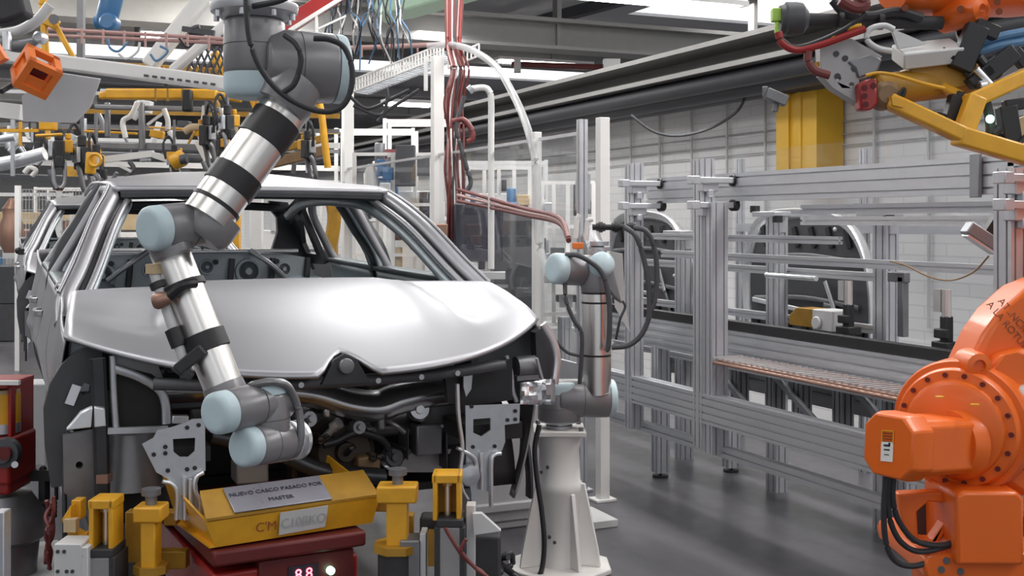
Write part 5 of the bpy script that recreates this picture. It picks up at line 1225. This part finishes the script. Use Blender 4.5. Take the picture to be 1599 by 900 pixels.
spots = [(128, 225, 8.1, .6, 1., 'welding gun hanging just right of the leftmost one, below the baffle'),
         (62, 200, 8.6, -.4, .8, 'welding gun at the very left, nearer the yellow fitting'),
         (150, 238, 7.9, 1.2, .9, 'welding gun with yellow actuator above the left roof corner of the car'),
         (272, 236, 8.3, .2, .75, 'welding gun above the car roof, left of the steel tube'),
         (322, 192, 8.2, 2.2, .9, 'welding gun beside the white bracket near the robot tube'),
         (355, 176, 8.0, .4, .9, 'welding gun directly under the hanging robot joint'),
         (345, 215, 8.5, -1., .7, 'low welding gun just left of the steel robot tube'),
         (410, 250, 9.0, .9, .7, 'welding gun hanging just right of the steel robot tube'),
         (480, 215, 9.0, 2., .9, 'welding gun hanging left of the yellow hose')]
for u, v, d, rz, s, lab in spots: dup(gun, at(u, v, d), lab, rz, scale=s)
t = thing('yellow_hoist', 'yellow gripper block with a wide foot at far upper left', 'gripper', at(75, 200, 7.8))
m = MB(); pbar(m, (63, 196), (88, 196), 16, 7.8); pbar(m, (55, 212), (98, 210), 5, 7.75); m.build('block', 'yellow', t, bevel=.01)
m = MB(); pbar(m, (32, 190), (32, 228), 4, 7.9); pbar(m, (0, 204), (60, 204), 5, 7.9); m.build('hanger', 'yellow', t)
t = thing('yellow_chain_hoist', 'upright yellow hoist body above the left roof corner of the car', 'hoist', at(144, 255, 7.6))
m = MB(); m.cyl(at(143, 238, 7.6), at(141, 272, 7.6), .035, seg=16, bev=.01); m.torus(at(148, 250, 7.55), FV, .04, .012, 18, 8); m.build('body', 'yellow', t)
t = thing('hanging_coupling', 'round yellow coupling block above the middle of the car roof', 'coupling', at(275, 250, 8.1))
m = MB(); m.cyl(at(268, 255, 8.1), at(288, 245, 8.1), .06, seg=18, bev=.015); m.box(at(270, 244, 8.1), (.07, .06, .06), M3); m.build('body', 'yellow', t)
m = MB(); m.cyl(at(282, 250, 8.0), at(292, 248, 8.0), .035, seg=14); m.build('hub', 'charcoal', t)
m = MB(); m.path_bar([at(u, v, 8.2) for u, v in ((288, 206), (300, 199), (318, 200), (332, 206), (322, 214))], .05, .04, FV); one(m, 'hanging_gripper', 'tan', 'tan curved gripper arm left of the steel robot tube', 'arm', smooth=50)
# second and third bank of frames further down the line
for i, (d, v0, lab, lab2) in enumerate(((10.5, 150, 'second bank of overhead tooling, behind the long yellow beam', 'yellow'), (13., 205, 'far bank of overhead tooling, low over the queue of cars', 'white'))):
    t = thing('tooling_bank', lab, 'frame', at(250, v0, d)); r_ = random.Random(90 + i)
    for k in range(4):
        v = v0 + 24 * k + r_.uniform(-5, 5); m = MB(); pbar(m, (-30, v - 5), (530, v + 6), r_.uniform(5, 9), d + .3 * k); m.build('frame_beam', ['grey_light', 'yellow_dirty_shaded', 'steel_mid', 'white_paint'][(k + i) % 4], t)
    for k in range(26):
        u = -10 + 20 * k + r_.uniform(-8, 8); v = v0 + r_.uniform(-10, 80); w_, h_ = r_.uniform(6, 20), r_.uniform(8, 24)
        m = MB(); q = d / FPX
        if k % 3 == 0: m.box(at(u, v, d - .1), (w_ * q, .1, h_ * q), M3 @ Matrix.Rotation(r_.uniform(-.5, .5), 3, 'Y'))
        elif k % 3 == 1: m.cyl(at(u, v, d - .1), at(u + r_.uniform(-14, 14), v + h_ * 1.4, d - .1), w_ * q * .3, seg=12, bev=.004)
        else: m.path_bar([at(u, v, d - .1), at(u + 6, v + 12, d - .1), at(u + r_.uniform(-10, 10), v + 28, d - .1)], .05, .05, FV)
        m.build('fitting', r_.choice(['white_paint', 'grey_light', 'yellow', 'black_soft', 'steel_mid', 'tan', 'charcoal', 'yellow_dirty_shaded', 'galv']), t, bevel=.006, smooth=50)
# big pale tubes at left edge
t = thing('air_duct', 'bright metal air duct at the left edge below the boom', 'duct', at(30, 255, 8.4))
m = MB(); m.tube([at(u, v, 8.4) for u, v in ((-30, 262), (25, 252), (70, 240))], .05, 14); m.build('duct_tube', 'galv_bright', t)
m = MB(); pbar(m, (20, 182), (20, 275), 5, 8.3); m.cyl(at(0, 218, 8.3), at(24, 214, 8.3), .03, seg=12); m.build('hanger', 'galv', t)
m = MB(); pbar(m, (-20, 276), (130, 281), 9, 9.5); one(m, 'conveyor_rail', 'charcoal', 'dark overhead rail at the left edge under the bright duct', 'rail')
m = MB(); m.path_bar([at(u, v, 8) for u, v in ((38, 270), (46, 262), (56, 266), (50, 275))], .03, .03, FV); one(m, 'hanging_hook', 'white_paint', 'white hook hanging at the left under the dark rail', 'hook', smooth=50)
# --- right of the hanging robot ---------------------------------------------------------------------------
t = thing('red_girder', 'sloping red overhead girder right of the hanging robot', 'girder', at(500, 20, 9))
m = MB(); pbar(m, (440, 46), (575, -40), 24, 9.2); m.build('girder', 'red', t, bevel=.01)
m = MB(); pbar(m, (452, 48), (545, -10), 6, 9.0); pbar(m, (494, 20), (495, 60), 4, 9.0); pbar(m, (497, 45), (540, 25), 3, 9.0); m.build('white_edge', 'white_paint', t)
m = MB(); m.plate([at(u, v, 10.5) for u, v in ((578, 6), (590, 22), (640, 14), (745, -16), (745, -40), (600, -40))], .5, FV); one(m, 'duct_housing', 'green_paint', 'pale green housing under the roof at the top centre', 'housing', bevel=.02)
rr = random.Random(11)
cols = ['rubber', 'blue_cable', 'grey_light', 'charcoal', 'rubber', 'white_paint', 'blue_cable', 'charcoal']
names = ['black', 'blue', 'grey', 'dark', 'black', 'white', 'blue', 'dark']
for k in range(32):
    u0 = 518 + k * 3.6; u1 = u0 + rr.uniform(-22, 22); vm = rr.uniform(30, 60); ve = rr.uniform(70, 112)
    cable('hanging_cable', [at(u0 + rr.uniform(-10, 10), -30, 9.4), at(u0 + rr.uniform(-8, 8), vm * .4, 9.4), at((u0 + u1) / 2 + rr.uniform(-10, 10), vm, 9.3 + rr.uniform(-.2, .2)), at(u1, ve, 9.5)], .007, cols[k % 8],
          names[k % 8] + ' cable in the tangle hanging at the top between robot and green housing', group=names[k % 8] + ' cables of the tangle at the top')
t = thing('pipe_rail', 'pinkish pipe rail with hanging clips crossing behind the tall white post', 'pipe', at(640, 72, 10.5))
m = MB(); m.cyl(at(530, 76, 10.5), at(700, 69, 10.2), .022, seg=10); m.build('pipe', 'pink_pipe', t)
for u in (565, 600, 622, 652):
    m = MB(); pbar(m, (u, 70), (u, 86 + (u % 3) * 4), 2.5, 10.4); m.build('pipe_clip', 'pink_pipe', t)
# perforated cable tray sloping from the robot to the post top
t = thing('cable_tray', 'white perforated cable tray sloping up to the top of the tall white post', 'cable tray', at(650, 105, 9.4))
p, q = at(552, 134, 9.6), at(692, 78, 9.2); dd = q - p; side = V((-dd.y, dd.x, 0)).normalized(); nn = dd.cross(side).normalized()
def tpz(a, b): return p + dd * a + side * b
holes = []
m = MB(); N = 30
for k in range(N + 1): m.bar(p + dd * k / N - UV_ * .045, p + dd * k / N + UV_ * .045, .012, .014, up=dd)
m.bar(p + UV_ * .05, q + UV_ * .05, .02, .012); m.bar(p - UV_ * .05, q - UV_ * .05, .02, .012); m.bar(p, q, .01, .008)
m.build('side_wall', 'white_paint', t)
m = MB(); p2 = p + side * .22; q2 = q + side * .22
for k in range(N + 1): m.bar(p2 + dd * k / N - UV_ * .05, p2 + dd * k / N + UV_ * .04, .012, .014, up=dd); m.bar(p + dd * k / N - UV_ * .05, p2 + dd * k / N - UV_ * .05, .01, .012, up=dd)
m.bar(p2 + UV_ * .05, q2 + UV_ * .05, .02, .012); m.bar(p2 - UV_ * .05, q2 - UV_ * .05, .02, .012)
m.build('side_wall', 'galv', t)
p, q = at(700, 98, 9.1), at(748, 78, 8.9)
m = MB()
for k in range(9): m.bar(p.lerp(q, k / 8) - UV_ * .04, p.lerp(q, k / 8) + UV_ * .04, .01, .012)
m.bar(p + UV_ * .045, q + UV_ * .045, .015, .012); m.bar(p - UV_ * .045, q - UV_ * .045, .015, .012); m.build('tray_end', 'white_paint', t)
m = MB(); pbar(m, (665, 88), (665, 142), 6, 9.25); m.build('hanger_bracket', 'grey_light', t)
# dark cables beyond the tray
for i, q in enumerate(([(545, 150), (575, 170), (620, 150), (640, 140)], [(590, 190), (600, 175), (605, 150), (600, 120)], [(552, 165), (590, 180), (612, 168), (655, 140)])):
    cable('hanging_cable', [at(u, v, 10.4) for u, v in q], .016, 'rubber', ['black cable sagging below the white tray', 'black cable dropping from the middle of the white tray', 'lowest black cable swinging below the white tray'][i])
t = thing('hanging_hose', 'yellow hose hanging straight down right of the steel robot tube', 'hose', at(505, 205, 8.8))
MB().tube([at(u, v, 8.8) for u, v in ((497, 150), (503, 185), (507, 220), (512, 262))], .028, 12).build('hose', 'yellow', t)
MB().cyl(at(497, 162, 8.8), at(496, 146, 8.8), .036, seg=14).build('coupling', 'yellow_dirty_shaded', t)
m = MB(); pbar(m, (480, 175), (480, 270), 5, 9.3); one(m, 'hanging_rod', 'galv', 'thin steel rod hanging left of the yellow hose', 'rod')
for i, (a, b) in enumerate((((395, 262), (508, 235)), ((410, 240), (510, 215)))):
    m = MB(); pbar(m, a, b, 16 - 4 * i, 10.5); one(m, 'transfer_beam', ['brown', 'yellow_dirty_shaded'][i], ['brown slanting beam behind the car roof right of the robot tube', 'dirty yellow slanting beam above the brown one behind the robot tube'][i], 'beam', bevel=.01)
# red cable trunk beside the tall post
trunk = [('red_cable', 'dull red'), ('pink_pipe', 'pink'), ('red_cable', 'dull red'), ('red', 'bright red'), ('red_cable', 'dull red'), ('white_paint', 'white'), ('red_cable', 'dull red'), ('charcoal', 'dark')]
for k in range(13):
    r_ = random.Random(40 + k); mm, nm = trunk[k % 8]; u = 697 + k * 2.0
    cable('trunk_cable', [at(692 + k * 2.0 + (4 if k < 6 else 8), -20, 9.0), at(694 + k * 1.9 + 3, 70, 8.9)] + [at(u + r_.uniform(-3.5, 3.5) + (8 if v < 150 else 0), v, 8.8 + r_.uniform(-.06, .06)) for v in (110, 160, 210, 260, 320)] + [at(u - 2, 400 + 8 * k, 8.9)], .009, mm, nm + ' cable in the vertical trunk right of the tall white post', group=nm + ' cables of the trunk by the tall post')
for i in range(3):
    cable('pressure_pipe', [at(715, 296 + i * 9, 8.6), at(760, 309 + i * 7, 8.0), at(820, 326 + i * 5, 7.0), at(872, 340 + i * 4, 6.0), at(888, 372 + i * 2, 5.55)], .013, 'red_cable' if i != 1 else 'pink_pipe', ['uppermost of the three red pipes running from the trunk to the pedestal robot', 'pink middle pipe of the three running from the trunk to the pedestal robot', 'lowest of the three red pipes running from the trunk to the pedestal robot'][i], 'pipe')
m = MB(); m.box(at(686, 360, 8.7), (.13, .06, .10), M3); m.cyl(at(680, 368, 8.65), at(680, 384, 8.65), .03, seg=12); m.cyl(at(692, 368, 8.65), at(692, 380, 8.65), .02, seg=12); one(m, 'valve_clamp', 'copper', 'rust red valve clamp on the lower part of the tall white post', 'valve', bevel=.008)
for i, q in enumerate(([(725, 150), (718, 175), (712, 200), (720, 230), (728, 260), (735, 285), (728, 300)], [(706, 190), (722, 187), (735, 200), (738, 215), (730, 222)])):
    cable('trunk_loop', [at(u, v, 8.5) for u, v in q], [.018, .022][i], ['charcoal', 'red_cable'][i], ['dark hose curving down right of the red trunk', 'thick red hose loop right of the red trunk'][i], 'hose')
cable('arched_hose', [at(u, v, d) for u, v, d in ((670, 72, 9.2), (705, 70, 8.9), (740, 80, 8.5), (775, 105, 8.1), (800, 145, 7.8), (820, 190, 7.5), (834, 240, 7.35), (839, 300, 7.3), (842, 380, 7.3), (856, 430, 7.2))], .026, 'hose_clear', 'clear arched hose curving down from the tall post to the slim white fence post', 'hose', seg=14)
cable('arched_hose', [at(u, v, d) for u, v, d in ((690, 66, 9.2), (738, 76, 8.6), (785, 118, 8.0), (815, 185, 7.55), (830, 240, 7.4))], .010, 'grey_light', 'thin grey line running along the clear arched hose', 'hose')
t = thing('hook_pipe', 'white metal pipe bent over like a cane, between the red trunk and the arched hose', 'pipe', at(766, 420, 7.9))
MB().tube([at(u, v, 7.9) for u, v in ((735, 139), (755, 137), (764, 143), (767, 158), (767, 220), (767, 420))], .022, 12).build('pipe', 'white_paint', t)
MB().cyl(at(732, 142, 7.9), at(738, 137, 7.9), .03, seg=12).build('nozzle', 'galv', t)
# ceiling-hung lights, brackets near centre
t = thing('red_pipe', 'red fire pipe on the roof beam between two white junction boxes', 'pipe', at(860, 103, 20.5))
MB().cyl(at(800, 100, 20.5), at(1020, 108, 19.5), .05, seg=10).build('pipe', 'red_cable', t)
m = MB(); m.box(at(955, 102, 19.6), (.28, .2, .2), M3); m.box(at(808, 102, 20.3), (.12, .2, .25), M3); m.build('junction_box', 'white_paint', t)
t = thing('sprinkler_head', 'small white sprinkler head on a dark arm, hanging right of the white junction box', 'bracket', at(992, 110, 17))  # sprinkler head on a short dark arm
MB().box(at(990, 110, 17), (.55, .08, .05), M3).build('arm', 'charcoal', t)
m = MB(); m.cyl(at(990, 103, 17), at(990, 150, 17), .015, seg=8); m.cyl(at(986, 103, 17), at(994, 103, 17), .07, seg=10); m.build('fitting', 'white_paint', t)
m = MB(); m.box(at(1212, 152, 7.4), (.14, .08, .07), M3 @ Matrix.Rotation(.4, 3, 'Y')); m.cyl(at(1212, 160, 7.4), at(1210, 175, 7.4), .02, seg=10); m.bar(at(1195, 152, 7.4), at(1195, 135, 7.4), .03, .03); one(m, 'hanging_camera', 'charcoal', 'small dark camera under the roof girder, left of the yellow pillar', 'camera', bevel=.006)
cable('hanging_cable', [at(u, v, 9.5) for u, v in ((985, 180), (1020, 205), (1060, 212), (1110, 200), (1150, 175), (1165, 150))], .012, 'charcoal', 'dark cable sagging in front of the white wall left of the yellow pillar')

# --- behind the clear fence: cabinets, monitor, machines ----------------------------------------------------
t = thing('operator_terminal', 'dark operator terminal cabinet behind the clear fence, right of the red trunk', 'cabinet', atX(748, 480, 4.3))
m = MB(); a = at(748, 363, 8.8); m.box(a, (.37, .22, .44), M3); m.build('monitor', 'screen', t, bevel=.015)
m = MB(); m.box(V((a.x, a.y, .55)) + FV * .1, (.45, .35, 1.1), M3); m.build('stand', 'charcoal', t, bevel=.01)
m = MB(); m.box(at(745, 430, 8.6), (.42, .2, .05), M3); m.build('keyboard_shelf', 'grey_light', t)
t = thing('electric_cabinet', 'dark grey electric cabinet behind the slim white fence post', 'cabinet', atX(805, 480, 4.6))
a = at(806, 390, 9.6); m = MB(); m.box(V((a.x, a.y, .9)), (.42, .4, 1.6), M3); m.build('cabinet_body', 'steel_mid', t, bevel=.01)
m = MB(); m.box(V((a.x, a.y, .95)) - FV * .205, (.36, .01, 1.3), M3); m.build('cabinet_door', 'charcoal', t)
m = MB(); m.box(V((a.x, a.y, .05)), (.42, .4, .10), M3); m.build('plinth', 'black', t)
m = MB(); a = at(706, 430, 9.0); m.box(V((a.x, a.y, .6)), (.10, .2, 1.2), M3); one(m, 'control_cabinet', 'charcoal', 'narrow dark cabinet at the foot of the red trunk', 'cabinet', bevel=.01)
def rack(u, v0, v1, d, w, label, col, col2, n=3):
    a = at(u, v0, d); z0 = 0.; z1 = a.z
    t = thing('machine_cabinet', label, 'machine', (a.x, a.y, 0))
    m = MB()
    for sx in (-1, 1):
        for sy in (0, .5): m.box(V((a.x, a.y, z1 / 2)) + RV * sx * w / 2 + FV * sy, (.04, .04, z1), M3)
    for z in (z1 - .03, z1 * .6, .12): 
        for sy in (0, .5): m.box(V((a.x, a.y, z)) + FV * sy, (w, .035, .04), M3)
    m.build('frame', col, t)
    r_ = random.Random(u)
    for k in range(n):
        hz = r_.uniform(.15, .4); m = MB(); m.box(V((a.x, a.y, lerp(.5, z1 - .25, (k + .5) / n))) + RV * r_.uniform(-w * .2, w * .2) + FV * .25, (w * r_.uniform(.4, .75), .3, hz), M3); m.build('module', col2[k % len(col2)], t, bevel=.01)
    return t
rack(585, 200, 480, 13.5, .9, 'pale machine frame far behind the fence, above the right windscreen pillar', 'white_paint', ['grey_light', 'white_paint', 'steel_mid'], 4)
rack(655, 185, 480, 12.5, .75, 'white machine frame with dark modules left of the tall white post', 'white_paint', ['charcoal', 'grey_light', 'white_paint'], 4)
rack(785, 250, 480, 12., .9, 'grey machine frame far behind the clear fence, right of the cane pipe', 'grey_light', ['grey_light', 'steel_mid', 'white_paint'], 4)
rack(540, 300, 480, 15., .8, 'pale machine frame seen through the right rear door window', 'white_paint', ['tan', 'grey_light'], 3)
rack(430, 300, 480, 16., .9, 'pale machine frame seen through the rear opening of the car', 'white_paint', ['grey_light', 'charcoal', 'white_paint'], 4)
def process_machine(u0, u1, v0, d, seed, label, pal=('charcoal', 'grey_light', 'steel_mid', 'white_paint', 'screen', 'galv', 'blue_robot', 'yellow_dirty_shaded', 'red_dark', 'charcoal', 'tan')):
    a = at((u0 + u1) / 2, v0, d); r_ = random.Random(seed); q = d / FPX
    t = thing('process_machine', label, 'machine', (a.x, a.y, 0)); W = (u1 - u0) * q
    m = MB(); m.box(V((a.x, a.y, .35)) + FV * .3, (W, .6, .7), M3); m.build('machine_bed', 'grey_light', t, bevel=.02)
    m = MB()
    for k in range(5): m.box(V((a.x, a.y, .7 + (a.z - .7) / 2)) + RV * (k / 4 - .5) * W * .95 + FV * (.1 + .3 * (k % 2)), (.035, .035, a.z - .7), M3)
    for k in range(4): m.box(V((a.x, a.y, .8 + (a.z - .8) * k / 3)) + FV * .1, (W, .03, .03), M3)
    m.build('machine_frame', 'white_paint', t)
    for k in range(22):
        c = V((a.x, a.y, r_.uniform(.8, a.z - .1))) + RV * r_.uniform(-.47, .47) * W + FV * r_.uniform(-.02, .5); s = r_.uniform(.06, .2)
        m = MB()
        if k % 3: m.box(c, (s, .12, s * r_.uniform(.6, 2.2)), M3)
        else: m.cyl(c, c + UV_ * s * 1.6, s * .35, seg=14, bev=.006)
        m.build('module', r_.choice(pal), t, bevel=.008)
    return t
process_machine(548, 676, 240, 10.8, 3, 'cluttered machine with small modules behind the fence, above the car roof end')
process_machine(728, 830, 262, 10.6, 8, 'cluttered machine with small modules behind the fence, right of the red trunk')
process_machine(845, 930, 285, 9.8, 15, 'cluttered machine behind the pedestal robot, between two fence posts', ('charcoal', 'grey_light', 'steel_mid', 'white_paint', 'galv'))
t = thing('red_drum', 'dull red ribbed drum on the machine left of the tall white post', 'drum', at(622, 285, 11.6))
a = at(622, 287, 11.6); m = MB(); m.lathe(a, (0, 0, 1), [(0, .15)] + [(x * .03 + .01, .17 if x % 2 else .155) for x in range(11)] + [(.34, .15)], 24); m.build('drum_body', 'red_cable', t)
m = MB(); m.cyl(a - UV_ * .02, a, .18, seg=24); m.build('drum_base', 'grey_light', t)
m = MB(); b0 = at(595, 300, 11.3); m.box(at(620, 312, 11.5), (.9, .5, .16), M3); m.box(V((a.x, a.y, .45)), (.8, .4, .9), M3); one(m, 'white_bench', 'white_paint', 'white machine bench under the dull red drum', 'bench', bevel=.01)
m = MB(); m.lathe(at(579, 330, 11.), (0, 0, 1), [(0, .03), (.10, .06), (.35, .07), (.45, .03)], 18); one(m, 'white_tank', 'white_paint', 'small white tank behind the roof end of the car', 'tank')
m = MB(); a = at(368, 350, 12); m.box(V((a.x, a.y, .9)), (.09, .09, 1.8), M3); one(m, 'guard_post', 'yellow', 'yellow guard post seen through the rear opening of the car', 'post')
m = MB(); a = at(402, 350, 11.5); m.box(V((a.x, a.y, .95)), (.10, .10, 1.9), M3); one(m, 'guard_post', 'white_paint', 'white guard post seen through the rear opening of the car', 'post')
m = MB(); a = at(518, 350, 10.5); m.path_bar([at(518, 310, 10.5), at(522, 340, 10.5), at(517, 380, 10.5)], .12, .1, FV); m.box(V((a.x, a.y, .7)), (.1, .1, 1.4), M3); one(m, 'guard_post', 'yellow_dirty_shaded', 'dirty yellow machine post seen through the right rear door window', 'post')
# far left: racks and fences behind the second car
t = thing('wire_fence', 'pale wire fence with a white post at the far left behind the car queue', 'fence', at(30, 480, 14))
m = MB(); a = at(28, 290, 12.3); m.box(V((a.x, a.y, a.z / 2)), (.05, .05, a.z), M3); m.build('post', 'white_paint', t)
m = MB(); a = at(92, 290, 14); m.box(V((a.x, a.y, a.z / 2)), (.05, .05, a.z), M3); m.build('post', 'white_paint', t)
m = MB()
for k in range(25):
    u = 30 + k * 5.2; a = at(u, 296, 14); m.box(V((a.x, a.y, a.z / 2 + .2)), (.006, .006, a.z - .4), M3)
for k in range(8): v = 296 + k * 16; m.bar(at(28, v, 14), at(160, v, 14), .008, .008)
m.build('mesh', 'grey_light', t)
rack(20, 300, 490, 16.5, 1.3, 'storage rack of boxes at the far left behind the wire fence', 'grey_light', ['tan', 'blue_cable', 'grey_light', 'copper'], 5)
rack(112, 292, 490, 17.5, 1.1, 'storage rack with tan boxes behind the roof of the second car', 'white_paint', ['tan', 'grey_light', 'white_paint', 'copper'], 5)
rack(190, 300, 490, 18.5, 1.2, 'storage rack seen through the windscreen opening of the front car', 'white_paint', ['tan', 'brown', 'white_paint'], 4)
m = MB(); q = at(10, 440, 15.5); m.box(V((q.x, q.y, .75)), (.8, .5, .5), M3); m.box(V((q.x, q.y, .25)), (.8, .5, .49), M3); one(m, 'pallet_box', 'charcoal', 'dark pallet boxes on the floor at the far left', 'box', bevel=.01)
m = MB(); m.lathe(at(18, 395, 13), (0, 0, 1), [(0, .08), (.1, .12), (.3, .13), (.42, .09), (.5, .1), (.62, .02)], 14); one(m, 'wrapped_bundle', 'copper', 'rust coloured wrapped bundle hanging behind the wire fence at left', 'bundle')
# --- lower left: red machine with a roll -----------------------------------------------------------------------
DL = 4.2
t = thing('wire_feeder', 'red machine with a yellow banded roll on top, at the left border', 'machine', V((at(5, 720, DL).x, at(5, 720, DL).y, 0)))
c = at(8, 700, DL)
m = MB(); m.box(at(8, 712, DL + .12), (.14, .24, .17), M3); m.box(at(12, 752, DL + .12), (.10, .2, .06), M3); m.build('gear_case', 'red', t, bevel=.012)
m = MB(); m.box(at(6, 596, DL + .12), (.13, .24, .02), M3); m.box(at(33, 640, DL + .14), (.014, .2, .22), M3); m.build('frame', 'red', t, bevel=.004)
m = MB(); m.box(at(5, 598, DL + .0), (.12, .02, .015), M3); m.build('frame_edge', 'white_paint', t)
m = MB(); a = at(4, 672, DL + .1); m.cyl(a, a + UV_ * .155, .062, seg=32); m.build('roll', 'tan', t)
m = MB(); m.cyl(a + UV_ * .03, a + UV_ * .14, .0635, seg=32); m.build('roll_band', 'yellow', t)
m = MB(); m.cyl(a - UV_ * .006, a + UV_ * .03, .064, seg=32); m.build('roll_sleeve', 'galv', t)
m = MB(); m.lathe(at(8, 708, DL - .01), -FV, [(-.02, .055), (.012, .052), (.014, .035), (.03, .032), (.03, .018), (.02, 0)], 30); m.build('bearing', 'charcoal', t)
m = MB(); m.lathe(at(8, 708, DL - .03), -FV, [(0, .026), (.012, .024), (.012, 0)], 24); m.build('hub', 'red_dark', t)
m = MB(); m.cyl(at(23, 726, DL - .005), at(23, 726, DL - .03), .012, seg=14); m.build('bolt', 'galv', t)
m = MB(); a = at(4, 770, DL + .12); m.lathe(V((a.x, a.y, 0)), (0, 0, 1), [(0, .12), (.30, .12), (.40, .13), (.42, .16), (.50, .15), (a.z, .10)], 30); m.build('swivel_base', 'steel_mid', t)
for i in range(4):
    r = random.Random(60 + i); cable('floor_hose', [at(-20, 805 + i * 8, 4.3 + .1 * i), at(20, 812 + i * 7, 4.3 + .1 * i), at(50, 795 + i * 9, 4.5 + .1 * i), at(85, 785 + i * 6, 4.6 + .1 * i)], .018, 'rubber', 'black hose bundle running from the red machine towards the car', 'hose', 'black hoses by the red machine')
m = MB(); a = at(60, 840, 4.4); m.box(V((a.x - .12, a.y + .1, a.z / 2 - .06)), (.42, .55, a.z - .1)); one(m, 'machine_plinth', 'grey_light', 'pale grey machine plinth in the lower left corner under the black hoses', 'plinth', bevel=.01)
m = MB(); a = at(4, 850, 3.4); m.box(V((a.x, a.y, a.z / 2)), (.03, .05, a.z + .2), M3); one(m, 'guide_post', 'galv', 'slim bright post at the lower left border', 'post', bevel=.003)
m = MB(); m.box(at(48, 655, 7.6) + V((0, 0, -.35)), (.30, .25, 1.2), M3); one(m, 'side_cabinet', 'grey_paint', 'tall plain grey cabinet beside the left flank of the car', 'cabinet', bevel=.01)
